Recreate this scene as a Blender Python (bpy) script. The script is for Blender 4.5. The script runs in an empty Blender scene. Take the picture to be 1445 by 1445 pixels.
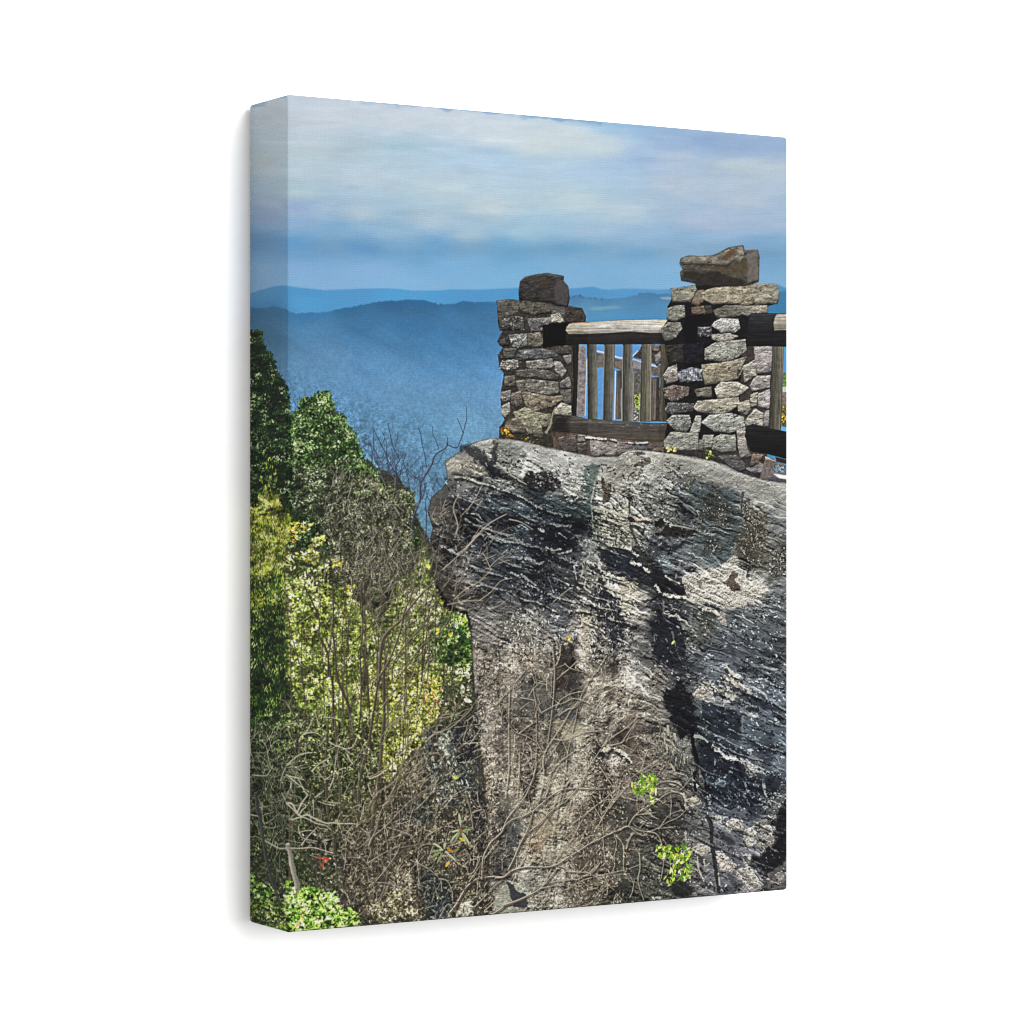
import bpy, bmesh, math
import numpy as np
from mathutils import Vector

WORLD_K = 0.62                   # studio white
INK = 0.425                       # reflectance of the print relative to its display values
WEAVE_INK = 0.018
LAMPS = (("key_softbox", (.5, -1.5, .5), (1.22, 1.6), 58.0), ("added_fill_light", (-1.7, -.7, .1), (.8, 1.2), 16.0))  # the second is an added fill that lightens the left edge

# ------------------------------------------------------------------ camera, light, exposure
scene = bpy.context.scene
HT = 0.305                       # height of the canvas in metres (a 23 x 30 cm print)
FOC_PX, SIZE_PX = 3994.0, 1445.0
cam_data = bpy.data.cameras.new("camera")
cam_data.sensor_width = 36.0
cam_data.lens = FOC_PX/SIZE_PX*36.0
cam_data.shift_y = (724.65-722.5)/SIZE_PX
cam_data.clip_start, cam_data.clip_end = 0.01, 50.0
cam = bpy.data.objects.new("camera", cam_data)
scene.collection.objects.link(cam)
cam.location = (0, 0, 0); cam.rotation_euler = (math.radians(90), 0, 0)
scene.camera = cam

world = bpy.data.worlds.new("World"); scene.world = world
world.use_nodes = True
world.node_tree.nodes["Background"].inputs[0].default_value = (1, 1, 1, 1)
world.node_tree.nodes["Background"].inputs[1].default_value = WORLD_K      # bright white studio
scene.view_settings.view_transform = 'Standard'
scene.view_settings.look = 'None'
scene.view_settings.exposure = 0.0
scene.cycles.filter_width = 1.1
scene.view_settings.gamma = 1.0
scene.view_settings.use_curve_mapping = False

def softbox(name, loc, target, size, power):
    L = bpy.data.lights.new(name, 'AREA'); L.shape = 'RECTANGLE'; L.size, L.size_y = size; L.energy = power; L.color = (1, 1, 1)
    o = bpy.data.objects.new(name, L); scene.collection.objects.link(o)
    o.location = loc
    o.rotation_euler = (Vector(target)-Vector(loc)).to_track_quat('-Z', 'Y').to_euler()
    return o

# ------------------------------------------------------------------ picture painter
# The printed picture is computed here, pixel by pixel, on the flat (unrolled) cloth: left edge wrap + front.
# All outlines below are given in one drawing frame (u right, v down) and mapped to the cloth by the plane maps.
FOC = 3994.0; PCX = 722.5; PCY = 724.65
EX, EH = 405.0, 1183.6          # front left edge: drawing x, drawing height
RX, RH = 1111.6, 1062.1         # front right edge
BX, BH = 351.2, 1153.7          # back left edge
Z0 = FOC/EH; X0 = (EX-PCX)/EH
Z1 = FOC/RH; X1 = (RX-PCX)/RH
Z2 = FOC/BH; X2 = (BX-PCX)/BH
fdx, fdz = X1-X0, Z1-Z0
CW = math.hypot(fdx, fdz); fdx /= CW; fdz /= CW          # cloth width for a cloth height of 1
CD = abs((X2-X0)*-fdz + (Z2-Z0)*fdx)                     # depth of the canvas
sdx, sdz = -fdz, fdx                                     # direction from the front edge to the back edge
NR = 1500                                                # rows of the picture
NL = int(round(CD*NR)); NF = int(round(CW*NR)); NC = NL+NF
_s = (np.arange(NC)+0.5-NL)/NR
_t = 1-(np.arange(NR)+0.5)/NR-0.5
_X = np.where(_s >= 0, X0+_s*fdx, X0-_s*sdx); _Z = np.where(_s >= 0, Z0+_s*fdz, Z0-_s*sdz)
COLX = (PCX+FOC*_X/_Z).astype(np.float32)                # drawing x of every column
COLS = (FOC/_Z).astype(np.float32)                       # drawing height of the cloth at every column
PX = np.broadcast_to(COLX[None, :], (NR, NC)).copy()
PY = (PCY-_t[:, None]*COLS[None, :]).astype(np.float32)
KX = 1/np.gradient(COLX)                                 # picture pixels per drawing unit, per column
IMG = np.zeros((NR, NC, 3), np.float32)
DET = np.ones((NR, NC), np.float32)                      # fine relief of the rock, shared by everything painted on it

def c_of(x): return float(np.interp(x, COLX, np.arange(NC)))
def rc(x, y):
    c = c_of(x); i = min(max(int(round(c)), 0), NC-1)
    return c, NR*(0.5+(y-PCY)/float(COLS[i]))-0.5
def box(x0, y0, x1, y1):
    a = int(max(0, math.floor(c_of(x0))-1)); b = int(min(NC, math.ceil(c_of(x1))+2))
    r = [rc(x, y)[1] for x in (x0, x1) for y in (y0, y1)]
    return int(max(0, math.floor(min(r))-1)), int(min(NR, math.ceil(max(r))+2)), a, b
def zz(ox, oy, s):                                       # points given in a detail frame
    return lambda *p: [(ox+p[i]/s, oy+p[i+1]/s) for i in range(0, len(p), 2)]

_T = np.random.default_rng(7).random((512, 512)).astype(np.float32)
def vn(x, y, seed=0):
    x = x+seed*37.7; y = y+seed*91.3
    xi = np.floor(x).astype(np.int32); yi = np.floor(y).astype(np.int32)
    fx = x-xi; fy = y-yi; fx = fx*fx*(3-2*fx); fy = fy*fy*(3-2*fy)
    a = _T[yi & 511, xi & 511]; b = _T[yi & 511, (xi+1) & 511]; c = _T[(yi+1) & 511, xi & 511]; d = _T[(yi+1) & 511, (xi+1) & 511]
    return (a+(b-a)*fx)*(1-fy)+(c+(d-c)*fx)*fy
def fbm(x, y, o=4, seed=0, gain=.5):
    s = 0; a = 1; t = 0
    for i in range(o):
        s = s+a*vn(x, y, seed+i*3); t += a; a *= gain; x, y = x*1.62+y*1.21, y*1.62-x*1.21
    return s/t-.5
def ridged(x, y, o=4, seed=0):
    s = 0; a = 1; t = 0
    for i in range(o):
        s = s+a*(1-np.abs(2*vn(x, y, seed+i*3)-1)); t += a; a *= .55; x, y = x*1.62+y*1.21, y*1.62-x*1.21
    return s/t
def sm(a, b, x):
    t = np.clip((x-a)/(b-a), 0, 1); return t*t*(3-2*t)
def col(c): return np.array(c, np.float32)/255.

def sdf(pts, X, Y):                                      # signed distance, positive inside
    d = np.full(X.shape, 1e9, np.float32); ins = np.zeros(X.shape, bool); n = len(pts)
    for i in range(n):
        x0, y0 = pts[i]; x1, y1 = pts[(i+1) % n]; ex, ey = x1-x0, y1-y0
        t = np.clip(((X-x0)*ex+(Y-y0)*ey)/(ex*ex+ey*ey+1e-9), 0, 1)
        d = np.minimum(d, (X-x0-t*ex)**2+(Y-y0-t*ey)**2)
        if y0 != y1:
            k = (y0 > Y) != (y1 > Y)
            ins ^= k & (X < ex*(Y-y0)/(ey if ey else 1e-9)+x0)
    return np.where(ins, 1, -1)*np.sqrt(d)
def smooth(pts, k=6, closed=False):
    P = np.array(pts, float); n = len(P)
    if n < 3: return [tuple(p) for p in P]
    out = []
    for i in range(n if closed else n-1):
        p = [P[(i+j) % n] if closed else P[min(max(i+j, 0), n-1)] for j in (-1, 0, 1, 2)]
        for t in np.arange(k)/k:
            out.append(.5*(2*p[1]+(p[2]-p[0])*t+(2*p[0]-5*p[1]+4*p[2]-p[3])*t*t+(3*p[1]-p[0]-3*p[2]+p[3])*t**3))
    if not closed: out.append(P[-1])
    return [tuple(q) for q in out]
def region(pts, pad=6):
    xs = [p[0] for p in pts]; ys = [p[1] for p in pts]
    r0, r1, a, b = box(min(xs)-pad, min(ys)-pad, max(xs)+pad, max(ys)+pad)
    return (slice(r0, r1), slice(a, b)), PX[r0:r1, a:b], PY[r0:r1, a:b]
def mix(S, m, c):
    IMG[S] += m[..., None]*(np.asarray(c, np.float32)-IMG[S])

def blob(pts, c, soft=1., rough=0., rs=8., a=1., tex=0., ts=4., seed=1):
    """a patch of colour with a ragged edge and a mottled inside"""
    S, X, Y = region(pts, soft+rough+3)
    if X.size == 0: return
    d = sdf(pts, X, Y)
    if rough: d = d+rough*2*fbm(X/rs, Y/rs, 4, seed, .6)
    m = sm(-soft, soft, d)*a
    cc = col(c)[None, None]
    if tex: cc = cc*(1+tex*2*fbm(X/ts, Y/ts, 4, seed+5, .6))[..., None]
    if DET[S].std() > .01:
        D = DET[S][..., None]
        cc = cc*(1+(D-1)*.75)+np.clip(D-1.5, 0, 1)*np.float32([.36, .35, .32])
    mix(S, m, np.clip(cc, .02, .97))
def stroke(pts, w0, w1, c, a=1., k=5, hi=None, rough=0., soft=.55, seed=0):
    """a limb, twig, ridge or crack; hi = colour of its lit upper side"""
    P = smooth(pts, k); n = len(P)
    S, X, Y = region(P, max(w0, w1)+2)
    if X.size == 0: return
    best = np.full(X.shape, -1e9, np.float32); side = np.zeros(X.shape, np.float32)
    for i in range(n-1):
        (x0, y0), (x1, y1) = P[i], P[i+1]; ex, ey = x1-x0, y1-y0; L = math.hypot(ex, ey)+1e-9
        t = np.clip(((X-x0)*ex+(Y-y0)*ey)/(L*L), 0, 1)
        w = (w0+(w1-w0)*(i+t)/(n-1))*.5
        dx = X-x0-t*ex; dy = Y-y0-t*ey
        v = w-np.sqrt(dx*dx+dy*dy)
        if hi is not None: side = np.where(v > best, (-dy*.8-dx*.5)/np.maximum(w, .3), side)
        best = np.maximum(best, v)
    if rough: best = best+rough*2*fbm(X/5, Y/5, 3, seed+2, .6)
    m = np.clip(best/(2*soft)+.5, 0, 1)*a
    cc = col(c)[None, None]
    if hi is not None: cc = cc+sm(-.2, .7, side)[..., None]*(col(hi)-col(c))
    mix(S, m, cc)
def leaf(x, y, th, L, w, c, a=1.):
    cc, r = rc(x, y); i = min(max(int(cc), 0), NC-1)
    kx = float(KX[i]); ky = NR/float(COLS[i]); R = L*.5*max(kx, ky)+2
    r0, r1, c0, c1 = int(max(0, r-R)), int(min(NR, r+R+1)), int(max(0, cc-R)), int(min(NC, cc+R+1))
    if r1 <= r0 or c1 <= c0: return
    Yg = ((np.arange(r0, r1)-r)/ky)[:, None]; Xg = ((np.arange(c0, c1)-cc)/kx)[None, :]
    ct, st = math.cos(th), math.sin(th)
    p = (Xg*ct+Yg*st)/(L*.5); q = (-Xg*st+Yg*ct)
    h = w*.5*np.clip(1-p*p, 0, 1)**.8
    m = np.clip((h-np.abs(q))*1.3+.35, 0, 1)*(np.abs(p) < 1)*a
    IMG[r0:r1, c0:c1] += m[..., None]*(np.asarray(c, np.float32)-IMG[r0:r1, c0:c1])
def inside(poly, n, g):
    xs = [p[0] for p in poly]; ys = [p[1] for p in poly]; out = []
    P = np.array(poly); tot = 0
    while tot < n:
        X = g.uniform(min(xs), max(xs), n*2).astype(np.float32); Y = g.uniform(min(ys), max(ys), n*2).astype(np.float32)
        k = sdf(poly, X, Y) > 0
        out.append(np.stack([X[k], Y[k]], 1)); tot += int(k.sum())
        if not k.any(): break
    return np.concatenate(out)[:n]
def leaves(poly, n, L, w, cols, th=(0, 6.28), seed=1, clump=14., bias=0., a=1., order=True):
    """foliage: many leaf-sized strokes, light where a clump catches the sun, dark between clumps"""
    g = np.random.default_rng(seed); P = inside(poly, n, g)
    if order: P = P[np.argsort(P[:, 1]+g.uniform(-25, 25, len(P)))]
    nz = fbm(P[:, 0]/clump, P[:, 1]/clump, 3, seed)*2.2+.5+bias
    m = len(cols)
    for (x, y), q in zip(P, nz):
        i = int(np.clip((q+g.normal(0, .22))*m, 0, m-1)); c = col(cols[i])*(1+g.normal(0, .1))
        leaf(x, y, g.uniform(*th), g.uniform(*L), g.uniform(*w), c, a)
def twig(x, y, th, L, w, c, g, depth=1, bend=.25, hi=None, a=1., fork=.5):
    n = max(3, int(L/6)); p = [(x, y)]; t = th
    for i in range(n):
        t += g.normal(0, bend); x += math.cos(t)*L/n; y += math.sin(t)*L/n; p.append((x, y))
        if depth > 0 and g.random() < fork and i > 0:
            twig(x, y, t+g.choice([-1, 1])*g.uniform(.4, .9), L*g.uniform(.3, .6), w*.7, c, g, depth-1, bend, hi, a, fork)
    stroke(p, w, w*.5, c, a, 2, hi)
def field(pts, X, Y, ay=1., p=2., eps=40.):
    """smooth colour field through sample points"""
    num = np.zeros(X.shape+(3,), np.float32); den = np.zeros(X.shape, np.float32)
    for x, y, r, g_, b in pts:
        w = 1/(((X-x)**2+((Y-y)*ay)**2+eps)**p)
        den += w; num += w[..., None]*col((r, g_, b))
    return num/den[..., None]
def emb(h, k=1.):                                        # light falling on a relief from above
    gy, gx = np.gradient(h); return k*(gy+.45*gx)
def stone(pts, c, rough=.8, bulge=2.2, tex=.18, seed=1, lit=1., spec=0., sat=.45, grow=1.):
    sh = [(x+.2, y+1.5) for x, y in pts]
    blob(sh, (20, 18, 18), 1.6, 1., 5, .62, seed=seed+40)
    S, X, Y = region(pts, 5)
    if X.size == 0: return
    d = sdf(pts, X, Y)+grow+rough*2.6*fbm(X/5.5, Y/4.5, 5, seed, .68)
    n = fbm(X/8, Y/4.6, 5, seed+3, .66)
    k = ridged(X/9+fbm(X/6, Y/6, 2, seed), Y/5, 3, seed+6)
    h = np.sqrt(np.clip(d, 0, bulge)/bulge)*.9+n*4.6
    e = np.clip(emb(h, .85), -1., 1.3)*lit
    t = np.clip((Y-min(p[1] for p in pts))/(max(p[1] for p in pts)-min(p[1] for p in pts)+1e-6), 0, 1)
    b = col(c); b = b.mean()+(b-b.mean())*sat
    cc = b*(1+tex*4.2*fbm(X/8, Y/6, 4, seed+9, .62)+.14*(.5-t))[..., None]*np.float32([1, 1, 1])
    cc = cc*(1+.55*e)[..., None]
    cc = cc+(np.clip(e-.4, 0, 1)*.34)[..., None]
    cc *= (1-.5*sm(.8, .9, k)*sm(.5, -.1, n))[..., None]
    cc *= (1-.55*sm(.62, 1., t)*sm(4.5, .5, d)*.8)[..., None]
    cc *= (.72+.28*sm(-.2, 1.2, d))[..., None]
    cc *= (1+.16*fbm(X/1.7, Y/1.7, 2, seed+11))[..., None]
    if spec: cc = cc+(spec*sm(.1, .28, fbm(X/3, Y/2.4, 3, seed+4, .6)))[..., None]-(spec*.5*sm(.1, .25, fbm(X/3.2, Y/3.6, 3, seed+5, .6)))[..., None]
    mix(S, sm(-.7, .7, d), np.clip(cc, .02, .97))
def speck(poly, n, L, w, cols, seed=1, th=(-.6, 1.2), a=.9, dens=None):
    g = np.random.default_rng(seed); P = inside(poly, n, g)
    if dens is not None:
        k = fbm(P[:, 0]/dens, P[:, 1]/dens, 3, seed+1) > 0; P = P[k]
    for x, y in P:
        c = col(cols[g.integers(len(cols))])*(1+g.normal(0, .1))
        leaf(x, y, g.uniform(*th), g.uniform(*L), g.uniform(*w), c, a)
def flecks(poly, n, L, w, gain, add, th, seed, dens=9., thr=0., a=.85):
    """small lit edges (gain > 1) or pits (gain < 1), in the colour of the place they sit on"""
    g = np.random.default_rng(seed); P = inside(poly, n, g)
    P = P[fbm(P[:, 0]/dens, P[:, 1]/dens, 3, seed+1) > thr]
    ad = col(add)
    for x, y in P:
        c, r = rc(x, y)
        if not (0 <= r < NR and 0 <= c < NC): continue
        k = IMG[int(r), int(c)]*gain*(1+g.normal(0, .12))+ad*g.uniform(.5, 1.2)
        t = g.normal(*th); l = g.uniform(*L); q = g.uniform(*w)
        leaf(x, y, t, l, q, np.clip(k, .02, .96), a)
        if g.random() < .6:
            t2 = t+g.normal(0, .7); leaf(x+math.cos(t)*l*.4+math.cos(t2)*l*.3, y+math.sin(t)*l*.4+math.sin(t2)*l*.3, t2, l*.8, q*.8, np.clip(k, .02, .96), a)
def grade(poly, mul, soft=25., rough=0., seed=1, gam=1.):
    """overall cast of a part of the picture"""
    S, X, Y = region(poly, soft)
    d = sdf(poly, X, Y)
    if rough: d = d+rough*2*fbm(X/30, Y/30, 3, seed)
    m = sm(-soft, soft, d)[..., None]
    C = np.clip(IMG[S], 0, 1)**gam*np.float32(mul)
    IMG[S] += m*(C-IMG[S])
# ---------------------------------------------------------------- sky and hills of the print
SKY = [(410,145,178,194,210),(470,165,184,197,212),(560,168,186,199,213),(640,168,186,200,214),(700,190,189,203,214),(760,200,191,205,213),
(840,207,181,202,214),(800,195,188,203,212),(850,176,146,181,211),(900,180,138,172,208),(950,195,140,170,207),(1000,202,136,166,205),(1060,205,140,168,205),(1100,207,142,168,204),
(900,225,150,178,211),(880,240,155,185,214),(960,225,165,185,209),(1050,235,172,191,207),(1090,240,170,188,206),(430,207,172,190,203),(490,206,162,184,200),(560,205,160,187,207),
(640,222,164,191,214),(700,222,160,189,214),(760,232,165,192,214),(840,240,160,188,215),(420,235,172,194,209),(520,250,176,196,213),(620,265,178,200,213),(700,290,181,200,211),
(800,285,177,200,211),(870,300,172,195,212),(960,260,168,187,208),(1050,280,168,187,208),(1000,312,162,182,209),(1090,312,155,178,207),(420,270,168,194,206),(412,291,140,168,204),(440,293,150,178,207),
(500,300,166,191,208),(600,310,168,192,211),(415,316,134,170,207),(470,322,120,166,205),(560,326,140,178,209),(660,328,158,187,209),(740,328,155,189,211),(820,328,154,184,211),
(900,335,140,175,209),(980,340,131,170,205),(1090,342,122,165,204),(420,344,98,155,204),(520,350,100,155,204),(620,346,108,162,207),(720,346,108,165,207),(800,352,110,165,207),
(900,360,115,165,207),(1090,370,112,160,200),(420,362,107,158,204),(600,362,107,160,204),(720,362,105,160,204),(420,378,126,168,213),(520,382,128,172,217),(640,377,118,170,214),
(740,377,115,170,211),(840,382,118,168,209),(930,390,120,170,211),(420,398,125,172,213),(560,400,125,175,217),(700,400,118,172,214),(860,400,118,168,207),
(380,160,176,188,200),(370,230,172,188,198),(380,285,158,176,200),(365,300,140,165,198),(370,340,108,152,195),(370,385,128,168,205)]
def paint_sky():
    S, X, Y = region([(340, 100), (1130, 100), (1130, 470), (340, 470)])
    w = fbm(X/90, Y/26, 4, 3)
    F = field(SKY, X+w*40+fbm(X/22, Y/9, 3, 8)*14, Y+fbm(X/150, Y/40, 3, 5)*7+fbm(X/40, Y/10, 4, 9)*6, 2.4, 1.45, 220.)
    F = F*np.float32([1.055, 1.03, 1.005])
    st = fbm(X/60, Y/9, 5, 12, .55)
    wi = fbm(X/34+fbm(X/50, Y/30, 2, 15)*2, Y/7, 5, 14, .62)
    F = F*(1+.05*st*sm(410, 300, Y)+.07*wi*sm(400, 330, Y))[..., None]
    ws = sm(.0, .32, fbm(X/90+fbm(X/60, Y/40, 2, 24)*1.5, (Y-X*.05)/9, 5, 23, .58)); F = F+(ws*.024*sm(335, 300, Y)*(.35+.65*sm(1000, 850, X)))[..., None]-(.018*sm(.05, .3, fbm(X/80, (Y-X*.06)/12, 4, 26)))[..., None]*sm(340, 300, Y)[..., None]*np.float32([1.2, .8, .5])
    bd = np.exp(-((Y-352-.012*(X-700))/15)**2)*(.75+.8*fbm(X/60, Y/14, 3, 17)); F = F*(1-.075*bd)[..., None]
    F = F*(1+.035*sm(320, 200, Y)*sm(980, 820, X))[..., None]
    # the blue margin along the upper hem
    top = PCY-COLS[S[1]]*.5
    k = sm(6, 0, Y-top[None, :]+fbm(X/16, Y/9, 4, 21)*13)*sm(430, 600, X+np.where(X < EX, 400, 0))
    k = k*.75*np.where(X > 850, 0, 1)
    F += k[..., None]*(col((120, 160, 200))-F)
    IMG[S] = F
    # ragged cloud rims
    blob([(790,185),(835,188),(865,197),(880,208),(862,216),(800,218),(720,214),(700,206)], (194,207,212), 9, 10, 16, .5, 0, 4, 4)
    blob([(905,189),(960,192),(975,196),(940,197)], (170,190,212), 3, 3, 9, .4, seed=6)
    blob([(1010,229),(1060,230),(1108,236),(1050,240)], (184,200,208), 7, 7, 14, .45, seed=9)
    blob([(404,292),(430,290),(438,296),(418,299)], (150,172,207), 3, 3, 8, .5, seed=11)
    blob([(540,205),(570,203),(600,209),(555,210)], (146,190,205), 4, 3, 9, .4, seed=13)
def hill(top, base, cs, soft=.8, rough=.6, rs=4., tex=.05, seed=1, bottom=760, dim=(1, 1, 1)):
    """one ridge: a skyline, and colours by depth below it; wooded mottling grows downhill"""
    poly = [(top[0][0], bottom)]+list(top)+[(top[-1][0], bottom)]
    S, X, Y = region(poly, 3)
    tx = np.array([p[0] for p in top]); ty = np.array([p[1] for p in top])
    sky = np.interp(X, tx, ty)+rough*3*fbm(X/rs, Y/50, 4, seed, .65)
    m = sm(-soft*1.6, soft*1.8, Y-sky)*(X <= tx[-1]+.5)*(X >= tx[0]-.5)
    F = field(cs, X+fbm(X/40, Y/25, 3, seed+7)*22, Y+fbm(X/40, Y/25, 3, seed+9)*16, 1.6, 1.6, 300.)
    t = fbm(X/3.4, Y/2.5, 3, seed+2, .7)*tex*2.4*sm(430, 640, Y)+fbm(X/2.2, Y/2.2, 2, seed+4)*tex*.7
    mix(S, m, F*(1+t)[..., None]*np.float32(dim))
Z5 = zz(320, 380, 4.817); Z6 = zz(600, 330, 4.817); Z7 = zz(860, 330, 4.817)
def paint_hills():
    far = Z5(140,168,230,140,320,117,380,109,405,112,520,126,660,141,800,136,900,131,1100,129,1190,135,1250,144,1445,143)+Z6(180,376,350,379,560,369,640,366,985,371,1060,366,1140,358,1200,375,1250,380,1340,372,1440,371)+Z7(90,371,200,373,330,379,415,375,1000,360,1150,346,1215,374)
    hill(far, 0, [(360,420,92,148,192),(380,440,72,130,178),(430,408,80,148,198),(430,425,84,158,207),(520,410,84,150,200),(560,418,82,158,208),(700,415,84,150,200),(720,425,78,148,198),(830,410,84,146,194),(880,412,88,150,198),(1100,410,80,140,188),(830,440,80,150,196),(380,480,70,115,160),(1100,460,62,125,168)], 1., .2, 8, .03, 31)
    hill(Z6(960,432,1000,424,1040,414,1075,426,1140,431,1250,441,1330,436,1400,421,1445,416)+Z7(100,431,180,406,260,396,330,411,420,404), 0,
         [(810,418,72,120,160),(830,424,76,126,166),(860,423,72,120,160),(915,415,70,116,156),(900,424,78,130,170),(830,433,96,150,184),(870,430,92,146,180),(860,445,84,148,192),(930,440,84,140,180),(880,455,78,146,194),(900,520,92,152,205),(840,560,92,152,206),(930,560,92,152,206)], .6, 1.2, 3, .05, 33, 640)
    blob(Z6(1105,505,1180,492,1300,492,1345,500,1200,520,1130,522), (118,162,178), 2, 1.5, 6, .75, .04, 4, 3)
    blob(Z7(340,430,420,432,420,445,350,442), (160,178,175), 1, 1, 5, .8, .05, 4, 5)
    g = np.random.default_rng(5)
    for q in Z6(985,432,1004,426,1020,420,1044,416,1060,416,1085,428,1128,434,1150,437,1196,441): leaf(q[0]+g.normal(0, 1.5), q[1]+1, 1.57, g.uniform(2.5, 5.5), g.uniform(2.5, 5), col((66,110,150)), .75)
    hill(Z7(1080,420,1150,398,1215,385), 0, [(1090,430,62,120,165),(1108,440,60,125,150),(1100,470,64,140,165)], 1, .8, 4, .06, 35, 640)
    near = Z5(140,262,270,262,320,250,400,266,430,291,480,300,560,292,620,297,700,285,760,268,850,255,925,240,955,234,985,226,1100,215,1240,205,1330,209,1400,224,1445,238)+Z6(60,464,140,479,200,476,260,455,330,465,420,460,480,463,640,470,700,475)
    hill(near, 0, [(370,440,70,116,158),(380,480,66,112,152),(390,520,72,118,155),(430,446,62,125,180),(440,465,80,142,195),(460,500,92,146,198),(430,510,88,140,190),(500,436,55,112,160),(560,428,52,104,152),(600,432,54,108,156),(660,428,55,110,156),(700,440,62,120,172),
        (520,455,60,122,178),(590,455,58,122,180),(650,455,64,126,182),(540,480,70,134,192),(620,480,66,132,190),(680,490,74,138,198),(540,510,86,144,200),(620,520,80,142,200),(690,520,84,146,204),(560,550,92,146,196),(640,560,96,152,202),(695,560,98,156,208),(600,600,84,144,190),(660,605,98,156,200),(600,640,76,134,180),(600,700,88,142,180),
        (900,520,90,150,205),(860,560,92,152,206),(640,640,84,142,186),(900,480,84,146,198)], .8, 1.0, 3.2, .055, 37, 780, (.94, .95, .925))
    # a paler seam and the hazy wedge left of it
    blob(Z5(740,760,790,640,840,520,850,590,800,660,760,750), (112,166,212), 5, 2, 6, .35, seed=6)
    # nearer wooded slope, greener
    blob(Z5(400,600,500,660,640,740,760,800,900,880,1050,980,1200,1080,1445,1180,1445,1700,400,1700), (78,132,172), 16, 12, 14, .6, .0, 4, 8)
    S, X, Y = region(Z5(400,580,1945,580,1945,1800,400,1800))
    n = 1.5*fbm(X/3.1+.3*fbm(X/5, Y/5, 2, 43), Y/2.9, 3, 44, .75)+.8*fbm(X/10, Y/10, 3, 45, .6)
    k = sm(505, 590, Y-(X-403)*.34+20)*(.16+.22*sm(680, 480, X))*(X > EX-20)
    IMG[S] *= (1+np.clip(n*1.6, -1, .9)*k)[..., None]
    # haze pools in the valley; tree crowns catch the light lower down
    S, X, Y = region([(345, 440), (735, 440), (735, 770), (345, 770)])
    t = fbm(X/2.7, Y/2.6, 3, 47, .75)*(.1+.3*sm(450, 600, Y))+fbm(X/12, Y/11, 3, 48)*.14*sm(450, 600, Y)
    sp = fbm((X+Y*.6)/70, (Y-X*.55)/20, 4, 49, .6)*.2*sm(440, 480, Y)          # spurs running down to the river
    C = IMG[S]*(1+t+sp)[..., None]; L = C.mean(-1, keepdims=True)
    C = L+(C-L)*(.9-.16*sm(540, 660, Y)[..., None])*np.float32([1, 1, 1])+.02*sm(540, 660, Y)[..., None]
    hz = (.34*np.exp(-((Y-565-(X-600)*.1)/60)**2))[..., None]
    m = (sm(0, 12, Y-np.interp(X, [345, 405, 440, 520, 560, 640, 735], [440, 445, 446, 430, 426, 430, 432])))[..., None]
    IMG[S] += m*(C+hz*(col((124, 170, 210))-C)-IMG[S])
# ---------------------------------------------------------------- cliff of the print
CLIFF = zz(590,600,4.817)(355,1340,330,1265,280,1262,200,1200,140,1100,118,1000,98,860,80,770,100,700,65,590,90,490,160,430,198,380,190,310,180,240,240,208,330,140,400,110,470,90,540,88,640,96,740,112,840,138,870,150,950,163,1080,190,1200,214,1330,210)+zz(800,610,7.225)(520,250,560,220,600,192,680,173,760,180,850,190,1000,208,1100,222,1300,262)+zz(920,620,7.225)(600,212,760,262,880,330,1060,392,1190,432,1400,458)+[(1125,690),(1125,1270),(686,1310),(690,1240),(688,1180),(687,1140),(684,1105),(678,1060),(674,1020),(670,980),(667,940),(666,920)]
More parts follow.
